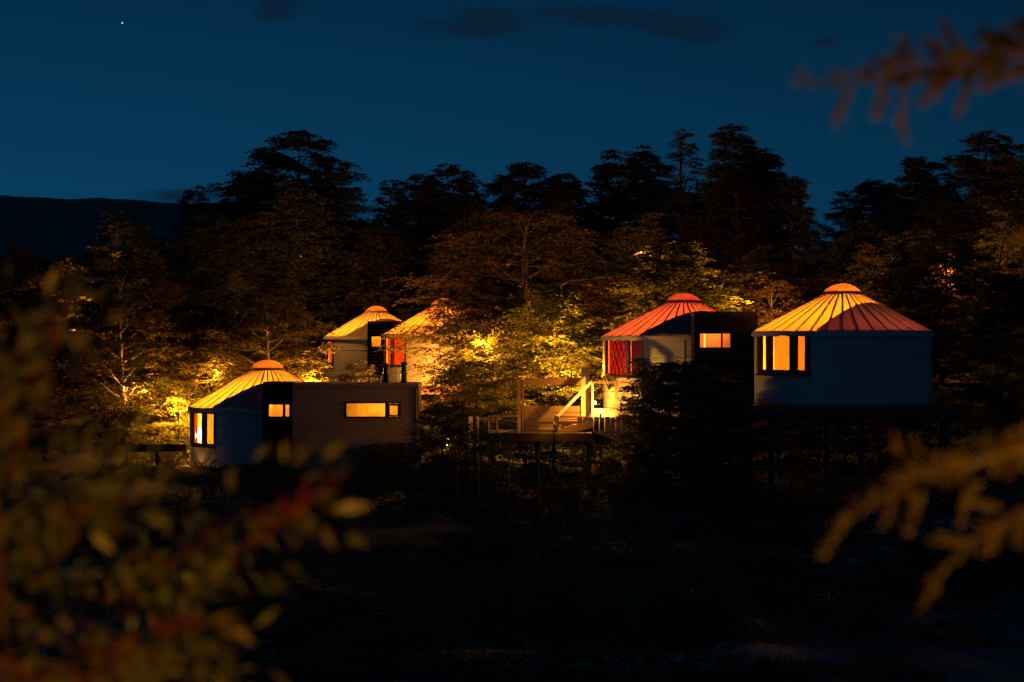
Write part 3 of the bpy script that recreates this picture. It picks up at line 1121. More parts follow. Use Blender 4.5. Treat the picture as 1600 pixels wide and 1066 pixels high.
# stairs with handrail
st = empty("wooden_stairs", (wx(872, 72), 71.9, zl), 0, "wooden stairs rising to the right between landing and platform", "stairs")
xs0, xs1 = wx(874, 72), wx(924, 72)
zt0, zt1 = zl, y3[3] - .13
ns = 4
for i in range(ns):
    xx = (xs1 - xs0) * i / ns
    q = MB(); q.box(xx, xx + .36, 0, 1.1, (zt1 - zt0) * (i + 1) / (ns + 1) - .05, (zt1 - zt0) * (i + 1) / (ns + 1)); q.build("tread", M['wood'], st)
q = MB(); q.bar((0, -.03, -.05), (xs1 - xs0 + .1, -.03, zt1 - zt0 - .1), .04, .26); q.build("stringer", M['wood'], st)
Yr = 73.0
hr = empty("stair_handrail", (wx(870, Yr), Yr, zl), 0, "pale slanting stair handrail with lamp glare in its white colour", "handrail")
x0_ = wx(870, Yr)
q = MB(); q.bar((0, 0, wz(652, Yr) - zl), (wx(923, Yr) - x0_, 0, wz(598, Yr) - zl), .08, .11); q.build("rail", M['white'], hr)  # white colour strengthens the lamp glare on the rail
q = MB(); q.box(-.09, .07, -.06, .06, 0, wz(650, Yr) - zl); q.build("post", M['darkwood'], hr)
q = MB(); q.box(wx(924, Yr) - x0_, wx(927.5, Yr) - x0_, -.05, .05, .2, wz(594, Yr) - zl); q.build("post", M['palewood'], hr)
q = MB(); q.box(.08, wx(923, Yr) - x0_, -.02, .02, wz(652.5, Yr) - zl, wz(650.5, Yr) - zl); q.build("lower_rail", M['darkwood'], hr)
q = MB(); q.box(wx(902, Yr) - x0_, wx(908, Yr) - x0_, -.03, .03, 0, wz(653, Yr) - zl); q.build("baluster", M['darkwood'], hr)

# platform railing
Yp = 72.9
pr = empty("platform_railing", (wx(945, Yp), Yp, y3[3] - .13), 0, "slim lit railing along the platform edge beside the stair head", "railing")
xc = wx(945, Yp); zp = y3[3] - .13
q = MB(); q.box(wx(926, Yp) - xc, wx(990, Yp) - xc, -.03, .03, wz(599, Yp) - zp, wz(597, Yp) - zp); q.build("top_rail", M['wood'], pr)
for p_, w_ in ((963, .10), (988, .08)):
    q = MB(); q.box(wx(p_, Yp) - xc - w_ / 2, wx(p_, Yp) - xc + w_ / 2, -.035, .035, 0, wz(599.1, Yp) - zp); q.build("post", M['wood'], pr)
for py_ in (612, 622):
    q = MB(); q.tube([(wx(926, Yp) - xc, 0, wz(py_, Yp) - zp), (wx(990, Yp) - xc, 0, wz(py_, Yp) - zp)], [.008, .008], 5); q.build("wire", M['steel'], pr)
# wooden box; its white colour stands for the lamp's glare
bx = empty("bench_box", (wx(944, 73.6), 73.6, zp), 0, "box bench coloured white for the lamp glare at the stair head", "bench")
b0 = wx(944, 73.6)
for i in range(2):
    q = MB(); q.box(wx(927, 73.6) - b0, wx(962, 73.6) - b0, -.03, .0, .02 + i * .16, .17 + i * .16); q.build("board", M['white'], bx)
q = MB(); q.box(wx(926, 73.6) - b0, wx(963, 73.6) - b0, -.05, .45, .345, .38); q.build("top", M['white'], bx)

# landing railing (three posts)
Yq = 71.0
rr_ = empty("landing_railing", (wx(788, Yq), Yq, zl), 0, "short pale railing at the left end of the landing deck", "railing")
xc = wx(788, Yq)
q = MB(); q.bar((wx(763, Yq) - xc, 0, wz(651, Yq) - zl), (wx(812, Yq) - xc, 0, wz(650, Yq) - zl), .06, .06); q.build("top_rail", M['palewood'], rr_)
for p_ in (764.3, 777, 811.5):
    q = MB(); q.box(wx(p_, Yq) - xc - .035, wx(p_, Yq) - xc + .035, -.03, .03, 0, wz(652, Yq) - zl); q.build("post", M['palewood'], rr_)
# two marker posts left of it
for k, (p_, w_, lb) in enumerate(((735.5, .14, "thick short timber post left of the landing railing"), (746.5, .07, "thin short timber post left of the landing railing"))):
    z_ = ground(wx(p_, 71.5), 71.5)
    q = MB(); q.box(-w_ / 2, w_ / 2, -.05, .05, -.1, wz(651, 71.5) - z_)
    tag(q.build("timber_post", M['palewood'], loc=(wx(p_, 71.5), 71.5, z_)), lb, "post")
# five stakes of the lower fence
lbs = ["first pale stake from the left below the landing deck", "second pale stake from the left below the landing deck",
       "third pale stake from the left below the landing deck", "fourth pale stake from the left below the landing deck",
       "rightmost pale stake below the landing deck"]
for k, p_ in enumerate((715, 748, 796, 842, 879)):
    Ys = 68.5
    z_ = ground(wx(p_, Ys), Ys)
    q = MB(); q.tube([(0, 0, z_ - wz(738, Ys) if z_ < wz(738, Ys) else 0), (.0, 0, wz(738, Ys) - wz(738, Ys) + .4), (.01, 0, wz(702, Ys) - wz(738, Ys))], [.04, .038, .034], 6)
    tag(q.build("fence_stake", M['palewood'], loc=(wx(p_, Ys), Ys, wz(738, Ys))), lbs[k], "stake", "pale stakes below the landing deck")

# railing + chairs on the left deck
Yl = 78.0
z1 = y1[3] - .13
lrail = empty("deck_railing", (wx(250, Yl), Yl, z1), 0, "dark solid board railing left of the front left yurt", "railing")
xc = wx(250, Yl)
q = MB(); q.box(wx(196, Yl) - xc, wx(291, Yl) - xc, -.03, .03, wz(706, Yl) - z1, wz(694, Yl) - z1); q.build("top_board", M['darkwood'], lrail)
for p_ in (198, 245, 288):
    q = MB(); q.box(wx(p_, Yl) - xc - .07, wx(p_, Yl) - xc + .07, .031, .15, 0, wz(694.5, Yl) - z1); q.build("post", M['darkwood'], lrail)
chair("slatted wooden garden chair on the deck left of the front left yurt", (wx(272, 78.9), 78.9, z1), R(150), M['palewood'])
chair("wooden garden chair partly hidden behind the dark railing post", (wx(256, 80.6), 80.6, z1), R(200), M['wood'])


# ------------------------------------------------------------------ outdoor lamps; several out of sight are added to light the trees
def lantern(label, loc, power, col=OUT, post=.9, glow=True, group="warm garden lamps"):
    dish = .24 if 'dish' in label else .06
    r = empty("garden_lamp", loc, 0, label, "lamp", group)
    q_ = MB(); q_.tube([(0, 0, -post), (0, 0, -.1)], [.03, .03], 8); q_.build("post", M['black'], r)
    q_ = MB(); q_.lathe([(.001, -.1), (dish, -.1), (dish, -.09), (.001, -.09)], 10); q_.build("base_plate", M['black'], r)
    q_ = MB(); q_.lathe([(.001, -.088), (.035, -.08), (.045, -.03), (.035, .02), (.001, .03)], 10); q_.build("globe", M['lamp' if 'bright' in label else 'lampdim'], r, smooth=True)
    point("bulb", (0, 0, .12), col, power, r, .05 if 'louvred' not in label else .012)
    if 'louvred' in label:
        for nm_, zz in (("shade", .220), ("lower_shade", .078)):  # discs added to keep light off the top branch and far ground
            q_ = MB(); q_.lathe([(.001, zz), (.30, zz), (.30, zz + .012), (.001, zz + .012)], 24); q_.build(nm_, M['black'], r)
        for k in range(3):
            a_ = R(200 + 40 * k)
            q_ = MB(); q_.tube([(.28 * math.cos(a_), .28 * math.sin(a_), .08), (.28 * math.cos(a_), .28 * math.sin(a_), .222)], [.006, .006], 5); q_.build("strut", M['black'], r)
    return r


def lan(label, px, py, Y, power, col=OUT, group="warm garden lamps"):
    p = P(px, py, Y)
    return lantern(label, p, power, col, post=max(.3, p.z - ground(p.x, p.y)), group=group)


lan("bright small lamp at the foot of the front left yurt's left wall", 293.5, 731, 77.9, 14)
lan("garden lamp hidden behind the front left yurt", 356, 640, 85.0, 3200)
lan("added lamp hidden in the trees left of the front left yurt", 279, 640, 82.6, 1500)  # added to light the trees on the left
lan("added pole lamp in front of the reddish brown left tree", 225, 612, 84.6, 1300)  # added to spread warm light over the left trees
lan("added pole lamp between the golden tree and front left yurt", 338, 588, 85.4, 1300)  # added to carry the glow higher up the golden tree
lan("added pole lamp in front of the wide spreading tree", 752, 545, 87.6, 2600, (1, .36, .03))  # added to warm the central crown
lan("garden lamp among the bushes behind the front left yurt", 492, 605, 85.6, 3000)
lan("garden lamp beside the path between the siding cabin and middle yurt", 600, 606, 92.0, 1600)
lan("garden lamp under the spreading tree before the middle yurt", 680, 600, 97.0, 950, (1, .28, .02))
lan("bright lamp on the platform edge at the stair head", 938, 642, 72.45, 420, (1, .42, .045))
lan("bright lamp against the left wall of the reddish yurt", 930, 628, 75.0, 130, (1, .36, .03))
lan("garden lamp behind the timber screen", 893, 578, 82.2, 4400, (1, .385, .03))
lan("garden lamp behind the black annex of the reddish yurt", 1190, 500, 85.5, 3400, (1, .38, .03))
lan("added lamp hidden in the undergrowth left of the landing deck", 700, 700, 70.3, 95)  # unseen, added to warm the cabin siding
lan("small step lamp at the landing deck corner", 866, 660, 70.6, 75, (1, .40, .04))
lan("dim lamp among the trunks under the black annex", 1108, 664, 74.5, 3, (1, .35, .05))
lan("added dim lamp up the slope behind the right hand yurt", 1500, 430, 112, 2200, (1, .34, .04))  # unseen, added to lift the dark wood on the right
lan("added dim lamp in the wood at the far left", 120, 500, 94, 1800, (1, .36, .04))  # unseen, added to lift the dark wood on the left
lan("added dim lamp beside the wide spreading tree", 800, 520, 96, 1800, (1, .38, .04))  # unseen, added to lift the trees at the centre
lan("added dim lamp in the wood above the small distant yurt", 470, 400, 116, 2000, (1, .36, .04))  # added to show faint foliage above the distant yurt
lan("added dim lamp in the wood above the reddish yurt", 1010, 385, 112, 2200, (1, .34, .04))  # added to show faint foliage above this roof
# lamp added out of view to light the foreground leaves
lantern("added louvred lamp out of view beside the viewpoint", Vector((1.5, -.4, -.9)), 560, (1, .42, .04), post=.75, group="warm garden lamps")


# ------------------------------------------------------------------ trees
def tree_meshes(name, seed, H, W, base=.18, shape='spread', n_limb=30, leafmat='leaf', leafsize=1.0, dens=1.0, lean=0.0, barkmat='bark', thick=1.0, flag=0.0, bare=0):
    rs = np.random.RandomState(seed)
    tb = MB()
    ph = rs.uniform(0, 6)
    def axis(t):
        return Vector((lean * H * t * t + .02 * H * math.sin(3 * t + ph), .02 * H * math.cos(2.3 * t + ph), H * t))
    tt = [0, .08, .2, .35, .5, .65, .8, .92, .98]
    r0 = .020 * H * thick
    tb.tube([axis(t) for t in tt], [r0 * 1.35, r0, r0 * .85, r0 * .7, r0 * .55, r0 * .42, r0 * .28, r0 * .14, r0 * .05], 8)
    C, D, Nn, LL, WW = [], [], [], [], []
    for i in range(n_limb):
        t = base + (1 - base) * ((i + rs.uniform(.1, .9)) / n_limb) ** .9
        if shape == 'cone':
            prof = (1 - t) ** .75 * 1.12 + .06
        elif shape == 'column':
            prof = .55 + .45 * math.sin(PI * min(1, t * 1.05)) if t < .8 else (1 - t) * 3.0 + .18
        else:
            prof = max(.22, math.sin(PI * (.18 + .80 * (t - base) / (1 - base))) ** .7)
        prof *= rs.uniform(.62, 1.12)
        az = i * 2.399 + rs.uniform(-.5, .5)
        reach = W / 2 * prof
        t0 = max(.05, t - rs.uniform(.05, .14))
        a = axis(t0)
        e = axis(t) + Vector((math.cos(az) * reach + flag * reach, math.sin(az) * reach, rs.uniform(-.02, .03) * H))
        mid = a.lerp(e, .5) + Vector((0, 0, .04 * H * rs.uniform(.0, 1)))
        rl = r0 * .34 * (1.1 - t * .7)
        tb.tube([a, a.lerp(mid, .5) + Vector((0, 0, -.01 * H)), mid, mid.lerp(e, .6), e], [rl, rl * .85, rl * .6, rl * .4, rl * .15], 5, cap=False)
        # pads along the limb and on side shoots
        tips = []
        for f in ((.45, .72, 1.0) if reach > .2 * W else (.7, 1.0)):
            c0 = mid.lerp(e, (f - .5) * 2) if f > .5 else a.lerp(mid, f * 2)
            tips.append((c0, az))
            for sgn in (-1, 1):
                az2 = az + sgn * rs.uniform(.5, 1.2)
                ln = reach * rs.uniform(.22, .42) * (1.15 - f * .4)
                c1 = c0 + Vector((math.cos(az2) * ln, math.sin(az2) * ln, rs.uniform(-.01, .025) * H))
                tb.tube([c0, c0.lerp(c1, .5) + Vector((0, 0, .03 * ln)), c1], [rl * .35, rl * .22, rl * .08], 4, cap=False)
                tips.append((c1, az2))
        if i < bare:
            continue
        pr = .085 * W * (.75 + .5 * rs.rand()) + .12
        for (c, azp) in tips:
            m_ = max(3, int(9 * dens * rs.uniform(.6, 1.1)))
            for r_ in range(m_):
                azr = azp + rs.normal(0, 1.0)
                ln = pr * rs.uniform(.6, 1.5)
                kk = max(4, int(ln / .065))
                s = np.linspace(.05, 1, kk)
                d0 = np.array([math.cos(azr), math.sin(azr), 0.0])
                dz0 = rs.uniform(-.05, .22)
                off = rs.normal(0, 1, 3) * np.array([.10, .10, .07]) * (W / 6)
                pos = np.array(c)[None] + off + d0[None] * (s * ln)[:, None]
                pos[:, 2] += dz0 * s * ln - .28 * ln * s ** 2
                pos += rs.normal(0, .025, pos.shape)
                sd = np.where(np.arange(kk) % 2 == 0, 1, -1) * rs.uniform(.3, 1.2, kk)
                dd = np.stack([np.cos(azr + sd), np.sin(azr + sd), rs.uniform(-.45, .25, kk)], 1)
                C.append(pos); D.append(dd)
                nn = np.stack([rs.normal(0, .45, kk), rs.normal(0, .45, kk), np.ones(kk)], 1)
                Nn.append(nn)
                LL.append(rs.uniform(.10, .20, kk) * leafsize); WW.append(rs.uniform(.055, .095, kk) * leafsize)
    C = np.concatenate(C); D = np.concatenate(D); Nn = np.concatenate(Nn)
    LL = np.concatenate(LL); WW = np.concatenate(WW)
    lv = leaf_quads(C, D, Nn, LL, WW)
    cm = quads_mesh(name + "_crown", lv, M[leafmat])
    tm = bpy.data.meshes.new(name + "_trunk")
    tm.from_pydata(tb.v, [], tb.f)
    tm.polygons.foreach_set("use_smooth", [True] * len(tb.f))
    tm.materials.append(M[barkmat])
    return tm, cm


TREE_TRIS = 0


def put_tree(meshes, x, y, label, scale=1.0, rz=0.0, group="trees of the wooded slope", name="beech_tree", z=None, cat="tree", sx=1.0):
    tm, cm = meshes
    z = ground(x, y) if z is None else z
    r = empty(name, (x, y, z - .05), rz, label, cat, group)
    r.scale = (scale * sx, scale * sx, scale)
    t = link("trunk", tm, r)
    c = link("crown", cm, r)
    return r


# skyline trees: px, py of top, distance, crown width px, shape, label
sky_trees = [
    (305, 298, 150, 60, 'spread', "small lone treetop against the sky left of the big dark tree"),
    (470, 214, 138, 215, 'spread', "broad tall dark tree rising highest on the left skyline"),
    (525, 262, 134, 90, 'spread', "dark shoulder tree leaning right of the broad tall left tree"),
    (398, 270, 140, 110, 'spread', "dark tree on the left flank of the broad tall left tree"),
    (612, 288, 146, 55, 'spread', "small feathery treetop right of the broad tall left tree"),
    (702, 264, 138, 130, 'spread', "rounded dark tree on the skyline above the middle yurt"),
    (650, 284, 142, 90, 'spread', "lower dark tree left of the rounded skyline tree above the middle yurt"),
    (822, 258, 140, 110, 'spread', "dome shaped dark tree on the skyline at the picture centre"),
    (888, 274, 144, 100, 'spread', "flat topped dark tree right of the dome shaped skyline tree"),
    (772, 288, 146, 85, 'spread', "small tree in the dip left of the dome shaped skyline tree"),
    (965, 248, 138, 110, 'spread', "dark wide tree on the skyline left of the tall layered tree"),
    (1012, 238, 142, 95, 'spread', "slim dark tree just left of the tall layered skyline tree"),
    (1070, 205, 134, 85, 'column', "tall open layered tree standing out on the skyline"),
    (1142, 207, 132, 165, 'cone', "tallest dark conical tree of the right centre skyline"),
    (1200, 240, 134, 130, 'cone', "pointed dark tree right of the tallest conical tree"),
    (1238, 280, 130, 110, 'cone', "lower pointed tree at the edge of the right sky gap"),
    (1318, 300, 146, 60, 'column', "small columnar tree at the left edge of the right hand wood"),
    (1372, 282, 140, 110, 'spread', "flat crowned tree on the skyline of the right hand wood"),
    (1428, 250, 134, 100, 'spread', "dark spreading tree mid way along the right hand skyline"),
    (1478, 240, 138, 60, 'column', "bare twigged upright tree on the right hand skyline"),
    (1540, 211, 130, 130, 'spread', "highest tree of the right hand wood near the picture edge"),
    (1595, 232, 128, 90, 'spread', "dark tree cut by the right picture edge on the skyline"),
]
skx = [-300, 0, 150, 300, 360, 420, 470, 540, 575, 610, 700, 745, 825, 900, 920, 1000, 1070, 1140, 1205, 1250, 1285, 1300, 1370, 1430, 1500, 1540, 1700]
skyy = [400, 390, 360, 345, 320, 285, 260, 290, 330, 320, 290, 320, 285, 300, 290, 265, 260, 240, 265, 310, 355, 350, 305, 275, 260, 240, 240]

for i, (px, py, Y, wpx, shp, lb) in enumerate(sky_trees):
    S = F / Y
    x = (px - 800) / S
    g = ground(x, Y)
    H = (HOR - py) / S - g + .05
    W = wpx / S
    ms = tree_meshes("skyline_tree", 100 + i, H, W, base=.25, shape=shp, n_limb=30 if W < 4 else 50,
                     leafmat='leaf', leafsize=2.0 if W > 4 else 1.7, dens=.85 if shp != 'column' else .6)
    put_tree(ms, x, Y, lb, group="skyline trees", z=g)

# shared variants for the wood
variants = []
for k in range(7):
    variants.append(tree_meshes("wood_tree", 300 + k, 9.0, [5.4, 6.2, 4.6, 6.8, 5.2, 5.8, 5.0][k], base=[.1, .12, .08, .15, .1, .12, .08][k],
                                shape=['spread', 'cone', 'column', 'spread', 'cone', 'spread', 'column'][k],
                                n_limb=52, leafmat=['leaf', 'leaf', 'olive', 'leaf', 'bronze', 'olive', 'leaf'][k], leafsize=1.45, dens=.95,
                                barkmat='palebark' if k in (3, 6) else 'bark'))
rng = random.Random(11)
yurts_xy = [(y[1], y[2], y[4]) for y in (y1, y2, y3, y4, y5, y6)]


def blocked(x, y, top_py, w=2.6):
    px = 800 + x / y * F
    S = F / y
    for (yx, yy, yr) in yurts_xy:
        if math.hypot(x - yx, y - yy) < yr + 1.9: return True
    hw = w * S * .8
    # keep sight lines to the yurts behind
    if y < 122 and px + hw > 505 and px - hw < 660 and top_py < 605: return True
    if y < 104 and px + hw > 598 and px - hw < 700 and top_py < 600: return True
    if y < 82 and 285 < px + hw and px - hw < 1470: return True
    if y < 152 and px + hw * .6 > 1232 and px - hw * .6 < 1265 and top_py < 425: return True
    return False


LAND = [(-400, 120, "at the far left edge"), (120, 290, "left of the front yurt"),
        (290, 460, "behind the front left yurt"), (460, 640, "behind the small distant yurt"),
        (640, 780, "behind the middle yurt"), (780, 950, "behind the timber screen"),
        (950, 1120, "behind the reddish yurt"), (1120, 1290, "behind the black annex"),
        (1290, 1460, "behind the right hand yurt"), (1460, 2200, "at the right edge")]
KINDS = ["spreading dark tree", "pointed dark tree", "narrow olive tree", "wide pale trunked tree",
         "pointed bronze tree", "spreading olive tree", "narrow pale trunked tree"]
rows = [(85.5, 4.6, 455, 70), (90, 4.4, 440, 60), (96, 4.6, 420, 50), (104, 4.8, 400, 45), (112, 5.2, 385, 40), (121, 5.4, 360, 35), (129, 5.8, 330, 30), (140, 6.2, 300, 25), (152, 6.5, 300, 25)]
cnt = 0
wood = []
for (Yr_, sp, top, var) in rows:
    half = Yr_ * .30
    x = -half + rng.uniform(0, 2)
    while x < half:
        xx = x + rng.uniform(-1.2, 1.2); yy = Yr_ + rng.uniform(-2.0, 2.0)
        x += sp
        px = 800 + xx / yy * F
        tp = top + rng.uniform(-var, var)
        if px < 420: tp += 15
        if Yr_ > 125: tp = float(np.interp(px, skx, skyy)) + rng.uniform(2, 50)
        tp = max(tp, float(np.interp(px, skx, skyy)) + 8)
        g = ground(xx, yy)
        H = (HOR - tp) / F * yy - g
        if H < 3.2: continue
        k = rng.randrange(7)
        w = 5.5 * H / 9 / 2
        if blocked(xx, yy, tp, w): continue
        land = next(l for (a, b_, l) in LAND if a <= px < b_)
        where = "front row" if Yr_ < 100 else ("middle row" if Yr_ < 125 else "rear row")
        tr_ = put_tree(variants[k], xx, yy, "", H / 9.0, rng.uniform(0, 6.28), group="trees of the wooded slope")
        wood.append((f"{KINDS[k]}, {where}, {land}", px, tr_))
        cnt += 1



def order_labels(items):
    by = {}
    for lb, px, o in items:
        by.setdefault(lb, []).append((px, o))
    for lb, l in by.items():
        l.sort(key=lambda q_: q_[0])
        words = {1: [""], 2: ["left of two: ", "right of two: "], 3: ["left of three: ", "middle of three: ", "right of three: "],
                 4: ["leftmost of four: ", "second of four from the left: ", "third of four from the left: ", "rightmost of four: "],
                 5: ["leftmost of five: ", "second of five from the left: ", "third of five from the left: ", "fourth of five from the left: ", "rightmost of five: "]}
        ws = words.get(len(l)) or [w_ + " from the left: " for w_ in ("first", "second", "third", "fourth", "fifth", "sixth", "seventh", "eighth", "ninth", "tenth")[:len(l)]]
        for (p_, o), w in zip(l, ws):
            o["label"] = w + lb


order_labels(wood)
# named trees
def special(px, top, Y, wpx, seed, label, **kw):
    S = F / Y
    x = (px - 800) / S
    g = ground(x, Y)
    H = (HOR - top) / S - g
    gr = kw.pop('group', None)
    nm = kw.pop('oname', 'beech_tree')
    ct = kw.pop('cat', 'tree')
    ms = tree_meshes("special_tree", seed, H, wpx / S, **kw)
    return put_tree(ms, x, Y, label, group=gr, z=g, name=nm, cat=ct)


special(812, 330, 91, 330, 501, "wide spreading tree with bare crooked limbs left of the stairs", base=.30, n_limb=26, leafmat='bronze', lean=.05,
        leafsize=1.25, dens=.7, thick=1.6, barkmat='palebark', bare=0)
special(720, 470, 94, 190, 502, "low layered tree with flat dark pads in front of the middle yurt", base=.3, n_limb=26, leafsize=1.1, dens=.62, thick=1.2, flag=.1)
special(742, 560, 78.5, 170, 507, "dark drooping tree between the siding cabin and landing deck", base=.1, n_limb=34, leafsize=1.0, dens=.9)
special(700, 625, 77, 110, 508, "dark low tree directly right of the siding cabin", base=.05, n_limb=24, leafsize=1.0, dens=.9)
special(335, 478, 88, 160, 503, "brightly lit golden tree behind the front left yurt", base=.06, n_limb=46, leafmat='olive', leafsize=1.1, dens=1.0)
special(245, 440, 90, 120, 504, "reddish brown tree left of the brightly lit golden tree", base=.1, n_limb=40, leafmat='bronze', leafsize=1.1, dens=.9)
special(175, 335, 98, 130, 505, "tall faintly lit conical tree on the far left", base=.1, n_limb=42, shape='cone', leafmat='leaf', leafsize=1.2, dens=.9)
special(250, 590, 84, 130, 506, "low yellow lit tree beside the dark deck railing", base=.05, n_limb=34, leafmat='olive', leafsize=1.0, dens=.9)
special(450, 545, 88.5, 120, 510, "bright yellow bush rising behind the front left yurt roof", base=.05, n_limb=30, leafmat='olive', leafsize=1.0, dens=.9, oname="bush", cat="bush")
special(506, 578, 90, 60, 511, "bright low bush just above the siding cabin roof", base=.05, n_limb=22, leafmat='olive', leafsize=.9, dens=.8, oname="bush", cat="bush")
special(560, 562, 94, 62, 512, "sunlit looking golden bush in front of the small distant yurt", base=.05, n_limb=24, leafmat='olive', leafsize=.9, dens=.8, oname="bush", cat="bush")
special(860, 500, 86, 150, 513, "golden lit tree right behind the timber screen", base=.1, n_limb=34, leafmat='olive', leafsize=1.0, dens=.75)
special(905, 528, 85.6, 90, 525, "bright golden bush left of the reddish yurt", base=.05, n_limb=34, leafmat="olive", leafsize=1.0, dens=.95, oname="bush", cat="bush")
special(820, 548, 85.2, 80, 526, "low golden bush seen over the timber screen beam", base=.05, n_limb=28, leafmat="olive", leafsize=1.0, dens=.9, oname="bush", cat="bush")
special(1068, 562, 68.2, 150, 514, "large dark bush in front of the reddish yurt and black annex", base=.03, n_limb=62, leafsize=1.15, dens=1.3, oname="bush", cat="bush")
special(1008, 562, 69.5, 70, 515, "feathery dark bush below the reddish yurt's bay window", base=.05, n_limb=34, leafsize=.95, dens=.9, oname="bush", cat="bush")
special(1128, 590, 68.8, 110, 524, "rounded dark bush in front of the black annex wall", base=.03, n_limb=50, leafsize=1.1, dens=1.25, oname="bush", cat="bush")
special(1145, 415, 92, 120, 516, "orange lit tree rising behind the black annex", base=.1, n_limb=36, leafmat='olive', leafsize=1.1, dens=.8)
special(1210, 425, 90, 100, 517, "orange lit tree left of the right hand yurt roof", base=.08, n_limb=34, leafmat='bronze', leafsize=1.1, dens=.8)
special(1050, 430, 93, 150, 518, "dim green tree above the reddish yurt's dome", base=.1, n_limb=36, leafmat='leaf', leafsize=1.1, dens=.8)
special(1555, 330, 108, 110, 519, "tree with a pale leaning trunk near the right picture edge", base=.45, n_limb=22, leafsize=1.2, dens=.6, barkmat='palebark', thick=1.1, lean=.08)
special(640, 655, 76.4, 60, 520, "low dark bush hiding the siding cabin's right corner", base=.02, n_limb=20, leafsize=.7, dens=.8, oname="bush", cat="bush")
special(600, 690, 73.6, 90, 521, "low dark bush in front of the siding cabin wall", base=.02, n_limb=22, leafsize=.7, dens=.8, oname="bush", cat="bush")
special(330, 735, 74, 90, 522, "low dark bush in front of the front left yurt's deck", base=.02, n_limb=18, leafsize=.7, dens=.8, oname="bush", cat="bush")

# low dark bushes on the slope below the buildings
bush_v = [tree_meshes("slope_bush", 600 + k, 2.0, 2.6, base=.02, n_limb=20, leafmat='scrub', leafsize=.7, dens=.8) for k in range(3)]
spots = [(420, 770, 66), (505, 800, 62), (565, 760, 69), (640, 790, 65), (700, 760, 67.5), (860, 745, 66.5), (930, 735, 69), (1000, 730, 66),
         (1100, 760, 64), (1190, 800, 60), (1280, 830, 57), (980, 860, 54), (760, 850, 55), (560, 930, 48), (880, 960, 46), (1180, 930, 48),
         (1165, 735, 74.6), (1215, 735, 75.1), (1265, 738, 74.8), (1320, 738, 75.1), (1375, 738, 74.7), (1430, 738, 75.1), (1480, 735, 74.8),  # row added to hide lit ground and keep the space under the deck dark
         (775, 715, 75.5), (820, 715, 76), (865, 715, 75.5), (910, 715, 75.8), (693, 735, 68.9), (716, 745, 69.1),  # added to darken below the landing; last pair hides the siding lamp
         (1060, 1010, 43), (700, 1040, 40.5), (820, 1045, 40.8), (930, 1040, 41), (1400, 1030, 41), (1520, 1000, 43), (660, 1010, 43), (1420, 900, 50), (1560, 850, 53), (380, 880, 52), (1500, 740, 66), (1580, 700, 72), (450, 1010, 43)]  # a few near ones are added to cover a warm-lit ground patch
sh = []
for k, (px, py, Y) in enumerate(spots):
    x = wx(px, Y)
    side = "left part" if px < 620 else ("middle" if px < 1020 else "right part")
    hgt = "upper edge" if py < 810 else "lower reach"
    if Y > 74: lb = "dark shrub added to darken under the stilted yurt deck" if px > 1000 else "dark shrub added to darken behind the landing deck posts"
    elif px in (693, 716): lb = "dark shrub added to hide a lamp right of the siding cabin"
    else: lb = f"low dark shrub, {hgt} of the slope, {side}"
    sh.append((lb, px, put_tree(bush_v[k % 3], x, Y, "", rng.uniform(1.45, 1.65) if Y > 74 and px > 1000 else rng.uniform(.95, 1.25) if Y > 74 else 1.45 if px in (693, 716) else rng.uniform(.6, 1.0), rng.uniform(0, 6),
             group="dark shrubs on the slope", name="shrub", cat="shrub")))
order_labels(sh)


# ------------------------------------------------------------------ ground cover (uncountable)
def ground_cover():
    rs = np.random.RandomState(5)
    n = 8500
    y = 36 + 52 * rs.rand(n) ** 1.1
    x = (rs.rand(n) * 2 - 1) * y * .29
    C, D, Nn, L, W = [], [], [], [], []
    for i in range(n):
        g = ground(float(x[i]), float(y[i]))
        d = mn.noise(Vector((x[i] * .16, y[i] * .16, 9)))
        if d < -.12: continue
        k = 14
        az = rs.uniform(0, 6.28, k)
        dd = np.stack([np.cos(az), np.sin(az), rs.uniform(.2, 1.6, k)], 1)
        C.append(np.array([x[i], y[i], g])[None] + rs.normal(0, .14, (k, 3)) * np.array([1, 1, .0]) + np.array([0, 0, .02]))
        D.append(dd); Nn.append(np.stack([rs.normal(0, 1, k), rs.normal(0, 1, k), np.ones(k) * .3], 1))
        L.append(rs.uniform(.12, .42, k)); W.append(rs.uniform(.03, .07, k))
    lv = leaf_quads(np.concatenate(C), np.concatenate(D), np.concatenate(Nn), np.concatenate(L), np.concatenate(W))
    tag(link("ground_scrub", quads_mesh("ground_scrub", lv, M['scrub'])), "dark low scrub and grass covering the slope", "ground cover", kind="stuff")
    # pale deadwood and stones
    b = MB()
    for i in range(1500):
        yy = 38 + 34 * rs.rand(); xx = (rs.rand() * 2 - 1) * yy * .27
        d = mn.noise(Vector((xx * .13 + 4, yy * .13, 2)))
        if d < .05: continue
        g = ground(xx, yy)
        L_ = rs.uniform(.2, .9); a = rs.uniform(0, 6.28)
        dx, dy = math.cos(a) * L_ / 2, math.sin(a) * L_ / 2
        b.tube([(xx - dx, yy - dy, g + .05), (xx, yy, g + rs.uniform(.08, .2)), (xx + dx, yy + dy, g + rs.uniform(.04, .3))], [.025, .022, .01], 4)
    tag(b.build("deadwood", M['deadwood']), "pale dead branches scattered over the dark slope", "deadwood", kind="stuff")


ground_cover()


